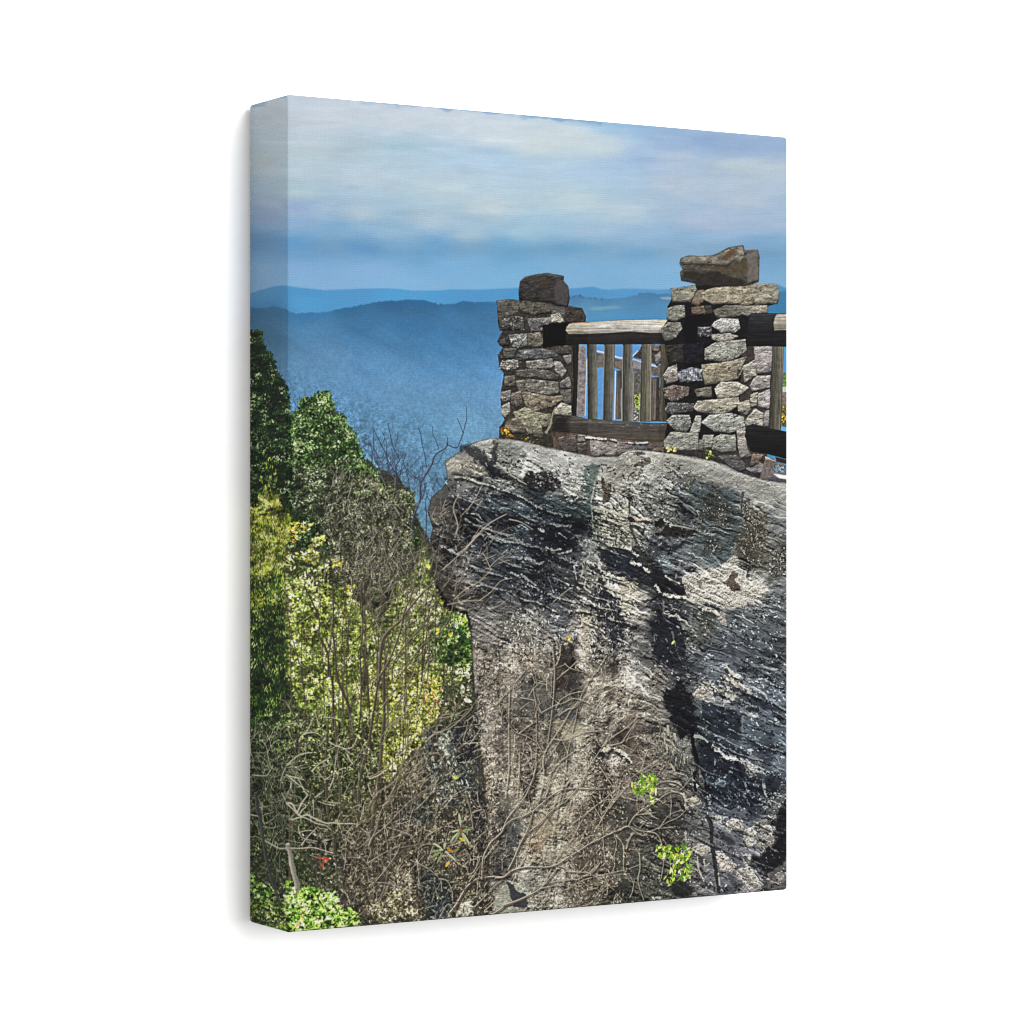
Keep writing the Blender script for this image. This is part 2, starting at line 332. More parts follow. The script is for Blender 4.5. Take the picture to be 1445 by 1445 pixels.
# (u, v, colour) samples of the rock
ROCK = [(640,655,140,136,126),(660,640,128,126,120),(690,625,158,155,146),(720,625,172,168,158),(760,640,176,170,160),(790,645,182,176,166),(830,655,178,172,162),
(650,680,105,102,94),(690,660,70,74,72),(715,650,112,112,104),(715,670,88,92,84),(740,660,165,160,150),(790,670,150,146,136),(820,680,150,146,134),(830,700,80,88,82),(840,720,62,78,72),
(665,700,88,86,80),(690,690,62,70,68),(720,690,66,78,74),(750,695,48,52,54),(775,680,70,68,66),(800,690,120,116,108),(770,710,66,80,84),(800,720,62,76,80),
(615,720,78,72,64),(625,750,58,54,50),(640,720,62,58,52),(640,780,52,48,46),(690,715,82,94,98),(740,725,76,94,98),(720,745,36,36,42),(760,745,40,48,54),(800,745,34,36,48),(780,765,30,28,42),(660,735,38,36,40),(690,765,42,44,48),
(715,770,80,94,96),(740,790,76,84,84),(700,780,70,78,78),(760,800,34,38,50),(790,800,92,86,78),(680,800,62,62,62),(655,800,120,108,94),(650,830,98,90,82),(720,815,62,64,66),(760,820,44,46,56),(800,830,52,54,54),(690,830,66,66,66),(640,840,62,54,46),
(740,830,80,76,68),(700,850,88,88,86),(740,855,96,92,86),(785,860,80,82,86),(760,870,130,124,112),(670,880,90,86,80),(690,890,112,100,90),(720,880,84,82,76),(790,880,84,86,92),(800,860,78,82,80),
(850,650,182,174,164),(880,645,176,166,152),(920,650,186,178,168),(960,650,178,172,162),(870,690,172,164,150),(900,680,168,160,142),(920,690,148,144,132),(850,700,170,160,142),(880,720,150,142,118),(860,740,124,122,98),(890,760,98,100,80),(850,770,118,116,94),(840,790,140,136,116),(870,790,64,68,64),(900,780,74,78,68),
(940,680,152,148,138),(940,700,110,112,104),(930,710,118,116,104),(960,700,84,94,94),(970,730,74,84,86),(950,730,84,88,82),(940,745,74,74,66),(960,750,50,50,50),(930,770,78,84,92),(960,780,76,82,92),(940,790,102,118,126),(960,800,82,88,96),(980,770,72,84,90),
(1000,660,184,178,168),(1040,680,186,180,170),(1080,690,190,184,174),(1105,700,184,178,170),(1060,700,186,180,170),(1000,690,104,114,114),(1030,700,78,94,94),(1020,720,84,86,76),(1020,760,82,100,102),(1010,790,96,112,116),(1040,740,82,96,94),(1070,720,128,120,102),(1100,720,152,150,144),(1100,735,112,122,124),(1060,750,98,86,62),(1060,780,92,80,58),(1090,760,110,106,98),(1090,790,98,94,78),(1105,800,84,92,92),
(880,810,40,44,54),(850,810,112,106,94),(900,815,36,40,52),(920,810,48,54,62),(870,835,172,162,142),(895,845,164,152,130),(850,850,56,56,62),(870,870,64,62,64),(890,860,176,162,138),(900,880,150,136,116),(840,870,104,98,82),(830,880,150,136,114),
(985,820,182,172,154),(1010,820,190,180,164),(1030,835,182,172,158),(1050,830,172,160,144),(1070,835,176,166,150),(1090,850,84,92,96),(1020,845,180,170,156),(960,830,40,42,50),(940,825,34,36,42),(940,850,40,44,52),(1000,870,84,90,84),(1040,870,78,90,96),(1080,880,78,92,98),(1105,860,84,98,104),
(930,890,30,34,46),(950,880,36,40,50),(950,920,30,34,46),(970,900,84,86,84),(990,900,78,82,72),(1000,920,80,94,100),(1030,910,66,74,82),(1060,910,74,88,94),(1100,910,62,68,74),(1080,940,74,90,94),(1040,940,66,78,88),(1000,950,84,98,106),(1100,950,68,76,80),(930,960,96,84,68),(960,960,54,58,68),
(820,930,160,146,122),(850,920,150,136,112),(875,910,70,72,74),(890,930,158,144,126),(860,940,96,88,76),(840,960,140,126,108),(880,960,160,148,132),(905,930,142,132,116),(910,960,150,138,120),(900,1000,112,102,88),(880,1000,150,138,122),
(700,920,96,90,80),(685,945,130,116,102),(720,930,140,128,112),(750,935,128,116,100),(700,960,112,102,90),(680,1000,112,100,88),(740,960,96,88,80),(780,940,84,78,72),(805,940,44,42,40),(805,970,54,50,50),(780,960,70,68,64),(750,985,82,86,82),(770,1000,84,90,88),(805,1010,80,92,92),(790,990,90,86,78),(830,990,120,110,98),(840,1010,156,148,130),
(720,1000,100,92,82),(700,1040,104,92,82),(740,1040,100,88,78),(770,1040,112,104,86),(800,1030,152,144,114),(820,1040,154,148,124),(795,1058,82,80,68),(820,1070,148,142,122),(860,1030,110,98,86),(860,1060,92,78,66),(885,1040,60,52,48),(870,1075,160,150,136),(890,1085,104,90,76),(880,1110,98,86,72),(850,1100,96,82,70),
(690,1080,122,108,92),(700,1120,130,118,98),(740,1090,128,116,96),(740,1130,138,128,104),(780,1110,140,132,110),(810,1110,148,140,120),(780,1150,150,140,112),(800,1170,152,142,116),(760,1180,138,118,84),(750,1200,140,124,92),(790,1200,158,150,128),(730,1170,100,100,92),(720,1200,96,92,84),(700,1180,96,90,84),(700,1220,92,88,82),(750,1240,128,126,114),(790,1240,132,126,110),(770,1270,124,118,102),
(830,1150,92,82,70),(850,1140,72,64,56),(850,1180,84,72,60),(870,1160,78,72,60),(860,1220,84,74,60),(830,1230,96,86,70),(850,1260,84,76,58),(880,1200,72,68,58),(900,1170,80,78,70),(900,1230,70,76,66),(930,1250,62,68,60),(890,1260,62,64,54),
(930,1040,112,104,88),(925,1000,118,108,92),(940,1070,104,100,84),(960,1060,110,100,86),(970,1090,98,92,80),(930,1090,100,84,74),(950,1120,96,88,74),(910,1120,100,92,76),(970,1130,82,78,68),(940,1160,84,80,74),(960,1170,74,70,68),(930,1180,58,56,56),(985,1170,96,92,86),(990,1200,98,94,88),(985,1240,104,96,90),(1000,1260,92,90,92),(965,1260,56,56,50),
(960,990,20,20,28),(970,1020,22,24,32),(985,1000,70,76,80),(1000,990,140,130,112),(1030,985,150,138,120),(1050,1000,112,110,106),(1010,1010,48,58,64),(1020,1030,36,42,54),(1040,1020,54,64,74),(1060,1010,84,92,96),(1070,990,80,90,98),(1100,990,84,98,104),(1060,1040,74,88,92),(1100,1040,78,92,98),(1080,1060,50,58,66),(1100,1080,96,108,116),(1060,1080,104,98,96),
(1000,1060,38,42,52),(1000,1090,38,44,54),(1030,1060,58,62,72),(1040,1100,36,40,52),(1020,1120,36,42,54),(1060,1110,38,44,56),(1090,1100,38,42,52),(1000,1130,62,66,74),(1030,1140,70,76,84),(1060,1140,42,50,64),(1080,1130,52,54,58),(1095,1130,92,90,82),(1010,1160,120,118,118),(1040,1150,90,94,102),(1060,1170,100,104,112),(1080,1180,128,122,108),
(1020,1200,98,98,104),(1050,1200,106,106,112),(1070,1220,100,100,106),(1020,1240,86,86,92),(1050,1250,120,112,104),(1100,1160,34,34,40),(1100,1200,20,20,26),(1080,1230,30,30,38),(1100,1240,92,84,80),(1030,1260,96,96,100)]
Z8 = zz(590,600,4.817); ZA = zz(700,740,7.225); ZB = zz(800,610,7.225); ZC = zz(920,620,7.225); ZD = zz(920,780,7.225); ZE = zz(920,940,7.225); ZF = zz(860,1060,5.558); ZG = zz(690,590,7.225)
def paint_cliff():
    S, X, Y = region(CLIFF)
    d = sdf(CLIFF, X, Y)+1.6*fbm(X/5, Y/5, 4, 60, .65)
    m = sm(-.7, .7, d)
    wx = fbm(X/18, Y/14, 4, 61, .6)*26; wy = fbm(X/18, Y/14, 4, 64, .6)*20
    F = field(ROCK, X+wx, Y+wy, 1., 1.9, 18.)
    # relief: bedding planes falling to the right, pits, rills
    ca, sa = math.cos(.48), math.sin(.48)
    A = X*ca+Y*sa; B = -X*sa+Y*ca
    bw = fbm(X/40, Y/40, 3, 70)*16+fbm(X/9, Y/9, 3, 71)*4
    h1 = ridged(A/60+2*fbm(X/50, Y/50, 2, 3), (B+bw)/15, 3, 72)
    h1b = ridged(A/22+1.5*fbm(X/16, Y/16, 2, 4), (B+bw*.6)/5.5, 3, 73)
    h2 = ridged(X/13+.6*fbm(X/5, Y/5, 2, 5), Y/10, 4, 75)
    h3 = fbm(X/4.2, Y/3.4, 3, 78, .6)
    h4 = ridged(X/6+fbm(X/14, Y/14, 2, 6)*2, Y/30, 3, 80)
    low = sm(860, 960, Y+40*fbm(X/40, Y/40, 2, 81))*sm(930, 850, X)
    slate = sm(970, 1010, X)*sm(850, 880, Y)
    top = sm(48, 10, d)*sm(770, 690, Y)
    bar = (1-.55*slate)*(1-.65*top)
    h = h1*13*(1-.8*low)*bar+h1b*5.5*(1-.7*low)*bar+h2*6*(1-.5*slate)*(1-.45*top)+h3*3.2*(1-.35*top)+h4*3.5*(1-top)*(1-slate)
    h5 = fbm(A/34+fbm(X/30, Y/30, 2, 7)*3, (B+bw*.5)/2.9, 4, 86, .6)
    h = h+h5*(1.+3.*slate)*(1-top)*(1-.8*low)
    e = emb(h, 1.)
    e = e/(np.abs(e).mean()*2.)
    gate = .75+.9*fbm(X/16, Y/16, 3, 83)+.5*fbm(X/50, Y/50, 2, 84)
    e = np.clip(e*np.clip(gate, .25, 1.6), -1.6, 2.4)*.56*(1-.5*top)*(1-.2*slate)
    e = e+.13*fbm(X/1.8, Y/1.8, 2, 90)
    DET[S] = np.where(m > .5, 1+e, 1)
    big = fbm(X/30+wx/40, Y/24+wy/40, 3, 95, .5); be = emb(big*60, 1.); be = np.clip(be/(np.abs(be).mean()*2.4), -1, 1.2)
    e = e+be*.2*(1-.4*top)+top*(.5*fbm(X/7, Y/5, 4, 96, .65)+.3*fbm(X/24, Y/12, 3, 97))
    DET[S] = np.where(m > .5, 1+e, 1)
    def steps(sc, sd, tilt=0.):
        bb = (B+tilt*A+bw*1.3+7*fbm(X/26, Y/26, 3, sd)+2.6*fbm(X/6, Y/6, 3, sd+1))/sc+3.3*fbm(A/120, B/60, 2, sd+2)
        t = bb-np.floor(bb); k = np.floor(bb)
        on = sm(-.12, .12, fbm(A/30+k*7.3, k*3.1, 3, sd+4))              # ledges start and stop
        lit = np.exp(-((t-.1)/.11)**2); und = sm(.45, .97, t)*sm(1., .96, t)
        return on*(1.15*lit-.8*und)+.1*(1-on)
    st1 = steps(13., 501)*(1-slate)+steps(19., 521, .06)*slate
    st2 = steps(6.5, 541)
    e = e*.62+(.55*st1+.2*st2)*(1-top)*(1-.75*low)*np.clip(.8+1.6*fbm(X/40, Y/40, 2, 560), .2, 1.3)
    colm = fbm(X/11+fbm(X/20, Y/30, 2, 561)*2, Y/55, 4, 562, .6)
    e = e+low*(colm*1.1+.5*fbm(X/16, Y/16, 3, 563))
    DET[S] = np.where(m > .5, 1+e, 1)
    e = e[..., None]
    L = F.mean(-1, keepdims=True); F = (L+(F-L)*.55)*np.float32([1.13, 1.14, 1.165])*(1-.1*top[..., None])
    C = F*(1+e)
    up = np.clip(e-.38, 0, 1)                             # relief light painted in: lit crests nearly white, shaded hollows blue black
    C = C+up*(np.float32([.84, .81, .74])-C)*1.1
    dn = np.clip(-e-.16, 0, 1)
    C = C+dn*(np.float32([.06, .065, .09])-C)*1.7
    st = sm(.02, .2, fbm(A/55, (B+bw)/13, 4, 92)+.5*fbm(X/30, Y/60, 3, 93)-.04)*(1-top)*(1-low*.7)*(1-slate*.6)
    C = C*(1-.38*st[..., None]*np.float32([1, .97, .88]))  # dark weathering bands along the beds
    C = C*(1+.3*fbm(X/24, Y/24, 3, 91))[..., None]
    C *= (.62+.38*sm(0, 2.5, d))[..., None]
    mix(S, m, np.clip(C, .03, .97))
    cliff_marks()
    DET[:] = 1
    C = IMG[S].copy(); L = C.mean(-1, keepdims=True)
    wv = (1-.75*slate)[..., None]
    C = (L+(C-L)*.6)*(1+wv*(np.float32([1.01, 1.005, .97])-1))
    C = 1.08*C-.008*np.float32([1, 1, .6])
    mix(S, m, np.clip(C, .03, .97))
def lump(pts, c, a=.85, seed=1, rough=4, hi=.0):
    """a worn knob or lichen patch: rough outline, own relief"""
    S, X, Y = region(pts, 8)
    if X.size == 0: return
    d = sdf(pts, X, Y)+rough*2*fbm(X/6.5, Y/5.5, 4, seed, .65)
    h = fbm(X/4.2, Y/3.4, 4, seed+4, .65)*5+np.sqrt(np.clip(d, 0, 5))
    e = np.clip(emb(h, .8), -.7, .9)
    e = .55*e+.7*(DET[S]-1)
    C = col(c)*(1+e+.2*fbm(X/1.8, Y/1.8, 2, seed+8))[..., None]
    C = C+np.clip(e-.35, 0, 1)[..., None]*np.float32([.5, .48, .44])
    if hi: C = C+(np.clip(e-.25, 0, 1)*hi)[..., None]
    mix(S, sm(-1, 1, d)*a, np.clip(C, .03, .96))
def crest(pts, w, c=(222, 210, 190), seed=1, a=.95):
    """a ledge edge painted as lit: broken light band with a dark lip under it"""
    P = [(x, y+w*.7) for x, y in pts]
    stroke(P, w*1.1, w*.8, (24, 25, 33), .7, 5, None, w*.8, 1.2, seed+1)
    S, X, Y = region(pts, w*2)
    if X.size == 0: return
    d = np.full(X.shape, 1e9, np.float32); Q = smooth(pts, 5)
    for (x0, y0), (x1, y1) in zip(Q[:-1], Q[1:]):
        ex, ey = x1-x0, y1-y0; t = np.clip(((X-x0)*ex+(Y-y0)*ey)/(ex*ex+ey*ey+1e-9), 0, 1)
        d = np.minimum(d, np.hypot(X-x0-t*ex, Y-y0-t*ey))
    v = w*.30*(1+2.6*fbm(X/8, Y/6, 2, seed+3))-d+w*1.25*fbm(X/3., Y/2.4, 4, seed, .7)
    n = fbm(X/2.6, Y/2.2, 3, seed+7, .6)
    mix(S, sm(-.6, .8, v)*a, np.clip(col(c)*(1+.9*n)[..., None], .05, .97))
def cliff_marks():
    K = (24, 25, 33)
    # upper left block
    lump(Z8(190,260,240,215,300,250,300,310,240,320,195,300), (168,160,142), .8, 3, 3)
    lump(Z8(330,150,400,118,480,95,540,95,520,140,430,140,360,170), (168,165,158), .7, 4, 3)
    lump(Z8(270,250,340,210,400,250,480,300,500,340,420,350,330,330), (130,124,106), .7, 5, 3)
    for p, w, s in ((Z8(340,160,420,220,480,280,520,330), 16, 1), (Z8(530,130,520,210,525,260), 9, 2), (Z8(480,290,600,350,730,400,800,430), 8, 3), (Z8(400,450,500,480,620,492,760,520), 7, 4), (Z8(240,330,330,350,420,360), 3.5, 5),
                    (Z8(400,600,520,612,640,640,720,690), 11, 6), (Z8(640,650,760,700,880,740,1060,800), 15, 7), (Z8(340,720,430,740,480,800,600,820), 10, 8), (Z8(780,860,900,900,1040,960), 15, 9), (Z8(300,680,330,760,360,840), 9, 10),
                    (Z8(820,480,920,560,1020,620,1140,690), 10, 12), (Z8(600,960,700,1010,800,1030,900,1000), 9, 13), (Z8(880,740,1000,790,1080,840), 14, 14), (Z8(1060,900,1070,1000,1090,1090), 5, 15)):
        stroke(p, w, w*.7, K, .7, 5, None, w*.45, 2.2, s)
    blob(Z8(720,350,760,315,830,310,900,325,960,350,970,385,930,440,860,450,800,435,740,430,715,390), (30,28,34), 2, 7, 9, .92, .3, 4, 3)
    speck(Z8(750,330,940,340,960,440,790,440), 60, (1.5, 4), (.8, 1.6), ((150,146,142),(190,186,180),(90,86,84)), 5)
    lump(Z8(1130,340,1230,300,1215,400,1180,560,1180,760,1130,680,1120,560,1040,520,1110,450), (84,94,88), .4, 7, 5)
    lump(Z8(430,510,520,495,590,520,640,560,600,600,500,590), (92,104,106), .8, 8, 3, .5)
    lump(Z8(640,560,700,530,760,550,800,600,820,640,760,660,690,640), (86,104,108), .85, 9, 3, .5)
    lump(Z8(640,690,700,670,760,710,740,760,670,740), (84,98,100), .8, 10, 3, .5)
    lump(Z8(450,760,540,735,610,790,680,860,700,890,620,880,540,830), (96,108,108), .85, 11, 3, .5)
    lump(Z8(780,460,900,470,1000,520,1100,560,1120,640,1000,620,880,580), (66,84,86), .6, 12, 5, .3)
    lump(Z8(540,130,640,110,740,180,720,260,690,330,600,290,540,230), (112,116,106), .65, 13, 4, .4)
    stroke(Z8(535,255,600,315,680,370,735,402), 2.6, 1.6, (168,166,146), .9, 5, None, .8)
    stroke(Z8(560,190,640,240,700,280), 2., 1.2, (160,158,146), .7, 5, None, .8)
    for p, w in ((Z8(330,600,400,605,430,640), 3), (Z8(310,675,370,685,440,700,500,720), 3.2), (Z8(500,720,560,735,620,750), 2.6), (Z8(870,830,920,850,965,840), 4.2), (Z8(980,870,1040,855), 3.2), (Z8(680,910,740,905,800,940,850,930), 4.4), (Z8(630,1000,690,1030), 3.5), (Z8(700,1015,760,1060,800,1085), 3.6), (Z8(1040,770,1080,760,1095,790), 3), (Z8(960,735,1010,770), 2.6), (Z8(820,710,850,720), 4), (Z8(1000,480,1060,470,1080,500,1040,520), 3.6), (Z8(150,820,230,860,290,890), 5), (Z8(270,880,340,900,330,980), 5), (Z8(300,1060,370,1090), 4.5), (Z8(430,1080,440,1130), 4)):
        crest(p, w, (205,198,182), int(w*97+p[0][0]))
    # buttress in the middle
    lump(ZB(310,430,400,330,520,255,600,200,680,180,740,230,720,400,640,560,620,640,480,640,330,560), (166,158,146), .6, 15, 3)
    blob(ZB(345,440,380,470,400,540,440,530,452,600,430,690,370,745,355,700,385,620,350,540), (66,50,38), 1.2, 4, 6, .85, .4, 3, 6)
    blob(ZB(700,205,760,190,820,215,790,235,720,225), (66,50,42), 1, 3, 5, .7, .3, 3, 7)
    blob(ZB(660,330,760,290,840,260,850,300,770,360,740,440,720,430,740,370), (92,76,54), 1.5, 5, 5, .75, .35, 3, 8)
    stroke(ZB(640,560,636,700,645,900,690,1080,760,1220,840,1400), 2.6, 3.4, (58,54,44), .8, 5, None, 1, 1)
    stroke(ZB(300,450,262,620,245,740,262,900,262,1080), 2.5, 1.6, (190,186,164), .8, 5, None, 1.2)
    blob(ZB(190,360,250,340,330,340,300,430,260,560,235,720,240,860,255,1060,200,960,150,860,190,700,180,520), (66,88,80), 3, 6, 9, .7, .2, 5, 9)
    blob(ZB(180,860,240,960,255,1090,160,1010,60,940,0,880,0,820,90,850), (26,30,36), 3, 8, 8, .85, .3, 4, 10)
    crest(ZB(650,850,700,880,780,890,850,885), 5.5, (196,170,152), 4)
    crest(ZB(660,930,730,940,780,970), 3.2, (205,198,182), 6)
    blob(ZB(900,905,960,880,1010,895,1005,950,950,985,900,950), (24,24,24), 1.5, 5, 6, .9, seed=3)
    blob(ZB(860,1040,960,1000,1040,950,1160,985,1300,1000,1330,1030,1200,1060,1100,1080,980,1060), (36,34,32), 2, 6, 7, .92, .4, 4, 4)
    stroke(ZC(180,868,300,890,420,916), 2, 1.2, (186,180,168), .95, 5, None, .7); stroke(ZC(130,820,160,830), 4, 3, (225,215,200), .9, 5, None, 1.)
    blob(ZC(245,700,285,650,340,680,440,760,462,800,360,795,290,760), (34,36,46), 1.5, 4, 6, .92, .3, 4, 5)
    stroke(ZC(325,665,380,710,450,770), 3, 2, (130,136,136), .9, 5, None, 1)
    speck(ZB(270,770,620,790,640,1100,520,1180,270,1060), 150, (2, 6), (1.2, 3), ((205,198,172),(180,172,142),(160,154,128)), 8)
    speck(ZB(280,820,620,820,630,1080,290,1060), 130, (2, 6), (1., 2.6), ((46,48,42),(56,58,46)), 9)
    stroke(ZB(270,770,400,790,520,830,610,855), 4, 3, (196,190,166), .8, 5, None, 2.2)
    for q in (ZB(420,1060,430,1170), ZB(480,1080,490,1190), ZB(520,1050,530,1120), ZB(655,1090,650,1230), ZB(300,1020,290,1180), ZB(245,1170,215,1340)):
        stroke(q, 2, 1.6, (186,182,160), .8, 4, None, 1)
    blob(ZB(330,1160,460,1180,560,1200,640,1260,660,1390,520,1400,400,1340,300,1260), (34,39,52), 3, 9, 8, .88, .35, 4, 11)
    blob(ZA(1080,300,1200,260,1320,300,1445,330,1445,500,1330,530,1200,480,1090,400), (30,36,50), 3, 9, 8, .88, .35, 4, 12)
    crest(ZB(570,1160,650,1210,720,1260), 4.4, (200,194,172), 8); crest(ZB(660,1330,760,1360,830,1420), 5.5, (205,198,178), 9)
    crest(ZA(930,370,1010,420,1100,480,1200,535,1310,560), 7, (214,203,178), 10)
    crest(ZA(1290,220,1390,270), 5, (214,206,186), 11)
    blob(ZA(1000,600,1060,560,1150,640,1250,700,1260,860,1290,1010,1300,1180,1200,1200,1150,1060,1060,1050,1000,860), (34,37,48), 3, 12, 8, .82, .4, 4, 13)
    speck(ZA(1010,600,1250,680,1280,1180,1040,1060), 140, (2, 7), (1., 2.4), ((150,150,150),(190,186,178),(110,114,124)), 14, (1.1, 2.1), .9, 12)
    for q in (ZA(830,380,800,420,820,560), ZA(900,360,880,480,860,560), ZA(920,560,900,640,960,690), ZA(1030,560,970,640), ZA(1090,540,1140,600,1160,650), ZA(1200,660,1240,720), ZA(830,640,850,660)):
        stroke(q, 3, 2, (196,190,166), .85, 4, None, 1.4)
    crest(ZA(860,740,930,770,1000,820), 6, (216,206,186), 15); crest(ZA(830,870,900,885,960,900), 5, (206,194,168), 16)
    lump(ZA(1270,560,1445,580,1445,860,1290,880,1250,720), (184,168,140), .75, 16, 5, .4)
    lump(ZA(840,930,960,920,1000,1080,980,1240,830,1260), (166,150,124), .6, 17, 5, .3)
    lump(ZA(0,790,160,770,290,900,300,1080,180,1180,0,1120), (88,88,82), .7, 18, 5)
    lump(ZA(560,820,700,740,760,860,730,1050,620,1080,560,960), (86,90,96), .7, 19, 4)
    speck(ZA(80,960,420,820,500,1000,480,1445,100,1445), 240, (2, 6), (1, 2), ((178,162,140),(150,136,118),(200,186,164),(96,84,74)), 15, (0, 3.1))
    blob(ZA(730,1180,790,1240,800,1445,770,1445,760,1300), (30,28,28), 2, 4, 6, .8, seed=8)
    # right shoulder
    lump(ZC(0,130,300,160,600,220,860,330,1060,400,1385,462,1385,620,1180,640,930,560,700,480,470,420,250,360,0,330), (172,167,158), .5, 20, 4)
    stroke(ZC(150,165,400,205,640,270,860,370), 4, 3, (212,206,196), .6, 5, None, 2.5)
    stroke(ZC(1180,440,1280,450,1400,470), 4, 4, (206,200,190), .6, 5, None, 2)
    blob(ZC(250,530,330,470,440,420,560,470,690,500,780,490,910,545,905,700,860,930,800,1180,700,1290,560,1270,500,1080,520,880,440,740,300,620), (74,90,96), 3, 8, 9, .62, .25, 5, 14)
    for P, c, n, sd in ((ZC(550,600,620,460,690,560,700,640,820,680,810,860,730,930,650,840,500,830,520,700), (56,54,44), 90, 21), (ZC(520,920,600,930,680,1010,700,1120,640,1180,560,1230,500,1150,540,1040), (46,50,50), 50, 22),
                        (ZC(930,650,1010,680,1040,740,1180,770,1170,1000,1110,1190,1150,1290,1000,1260,890,1180,860,1120,900,900), (78,68,48), 210, 23), (ZC(1180,1120,1290,1120,1385,1080,1385,1380,1200,1400), (74,72,58), 110, 24), (ZC(280,480,380,380,460,370,440,450,330,540), (84,80,66), 30, 25), (ZC(930,640,1000,640,1010,780,940,790), (52,48,36), 24, 26)):
        blob(P, c, 4, 18, 7, .55, .6, 3, sd)
        speck(P, int(n*1.5), (1.6, 4), (1, 2), ((168,162,148),(116,112,98),(204,200,188),(84,80,70),(36,36,34),(30,30,30)), sd, (0, 3.1))
    stroke(ZC(930,540,915,640,910,760), 3, 2, (62,84,86), .8, 5, None, 1.5)
    lump(ZC(60,1200,130,1170,210,1270,250,1330,160,1370,80,1300), (108,122,130), .8, 27, 3, .3)
    blob(ZC(60,1080,180,1110,260,1060,330,1040,300,1110,200,1160,90,1130), (30,33,42), 2, 5, 6, .85, seed=28)
    blob(ZC(0,1330,60,1300,130,1390,240,1445,0,1500), (26,28,36), 2, 6, 6, .9, seed=29)
    stroke(ZC(290,1260,260,1340,240,1410), 3, 2, (160,156,146), .6, 4, None, 2.4)
    # pale lichen slab
    P = ZD(300,250,360,210,430,205,470,280,530,200,560,175,700,150,780,70,850,30,900,70,850,190,900,260,1000,270,1080,290,1160,320,1190,390,1110,490,1010,480,960,560,820,560,640,520,500,520,400,480,340,400)
    lump(P, (188,178,163), .85, 30, 5, .4)
    speck(P, 520, (1, 3.2), (.8, 1.6), ((222,214,198),(206,196,178),(146,134,116),(120,110,96)), 31, (0, 3.1))
    blob(ZD(770,250,840,180,865,230,860,310,910,340,880,390,840,410,800,370,755,320), (84,62,50), 1.5, 5, 5, .88, .4, 3, 32)
    speck(ZD(760,200,900,200,900,400,760,400), 24, (1.5, 3), (1, 1.6), ((140,112,92),(60,44,38)), 33, (0, 3.1))
    blob(ZD(460,290,500,280,510,400,490,400), (92,78,56), 1.5, 3, 4, .7, seed=34)
    blob(ZD(10,200,80,215,150,260,240,340,330,370,345,430,250,430,130,400,50,340), (24,25,33), 1.5, 5, 7, .94, .3, 4, 35)
    crest(ZD(40,340,90,400,150,430,240,445,330,455), 5, (226,214,196), 36); stroke(ZD(340,460,430,510), 2.5, 1.5, (210,200,184), .9, 4)
    crest(ZD(140,240,210,280,280,310), 3.5, (205,198,186), 37)
    crest(ZD(120,620,180,650,250,640,290,680), 5, (206,200,188), 38)
    blob(ZD(20,650,100,640,200,670,300,770,350,880,340,1000,290,1160,140,1160,30,1120,10,850), (28,31,42), 3, 8, 8, .9, .3, 4, 39)
    for q in (ZD(210,810,240,950,290,1090), ZD(310,770,390,700,400,800), ZD(290,700,340,770,400,760), ZD(20,820,30,900), ZD(110,480,120,600)):
        stroke(q, 2.4, 1.4, (160,156,148), .5, 4, None, 2)
    crest(ZD(535,582,610,590,690,630,730,690), 5.5, (208,198,178), 40); lump(ZD(650,630,740,600,760,690,760,750,700,730), (180,168,146), .8, 41, 3, .3)
    stroke(ZD(850,635,940,665,1035,718), 2.2, 1.4, (178,176,166), .95, 4, None, .7)
    blob(ZD(480,560,560,600,640,640,640,760,560,800,470,880,470,700), (70,72,58), 3, 6, 7, .7, .3, 4, 42)
    stroke(ZD(660,840,740,890,820,980,840,1050), 8, 5, (40,46,56), .6, 5, None, 5, 2.5)
    stroke(ZD(430,1040,600,1090,750,1110), 5, 3, (44,50,60), .8, 5, None, 2, 1.2)
    for q, w in ((ZD(1130,1010,1250,1050,1390,1070), 9), (ZD(1250,870,1330,890,1390,900), 8), (ZD(840,1130,960,1190,1100,1220), 6), (ZD(1300,720,1390,760), 5), (ZD(930,930,1000,960), 6)):
        stroke(q, w, w, (38,42,52), .72, 5, None, 2.5, 1.5)
    for q in (ZD(830,960,900,990,960,1010), ZD(1050,1050,1150,1070,1240,1090), ZD(690,760,720,830,800,930), ZD(900,660,1010,740,1120,760), ZD(1080,860,1200,960)):
        stroke(q, 1.6, 1, (134,146,148), .7, 4, None, .8)
    crest(ZD(765,1170,810,1220,860,1260,920,1290), 5.5, (218,206,188), 43)
    stroke(ZD(560,1260,570,1200,580,1180,600,1190), 4, 3, (140,142,140), .6, 4, None, 2.2)
    # black gash and crack
    blob(ZE(280,120,325,170,350,240,400,330,440,440,442,600,430,700,380,690,300,745,255,650,190,560,190,490,130,420,100,340,150,240,220,230,250,160), (20,21,27), 2.2, 6, 7, .93, .5, 3, 44)
    stroke(ZE(415,640,415,760,440,880,480,1000,520,1130,550,1250,560,1300), 5.5, 5, (12,13,18), .95, 5, None, 1.2)
    stroke(ZE(440,1080,436,1180,445,1270), 4.5, 4, (14,14,18), .9, 5, None, 1)
    lump(ZE(455,1040,490,1010,530,1180,540,1260,490,1290,460,1240), (132,122,108), .8, 45, 2)
    lump(ZE(320,740,360,700,380,800,400,900,440,960,430,1080,380,1020,330,900), (124,118,104), .7, 46, 3)
    for q in (ZE(160,610,170,690), ZE(125,680,130,790), ZE(230,690,240,750), ZE(330,890,330,990), ZE(190,1000,230,1060), ZE(150,800,155,880), ZE(210,830,215,900)):
        stroke(q, 3, 2, (200,190,168), .85, 4, None, 1.3)
    speck(ZE(0,500,300,760,420,1100,300,1100,0,900), 130, (3, 9), (1, 2), ((140,132,112),(80,74,60),(164,154,134)), 47, (1.2, 1.9))
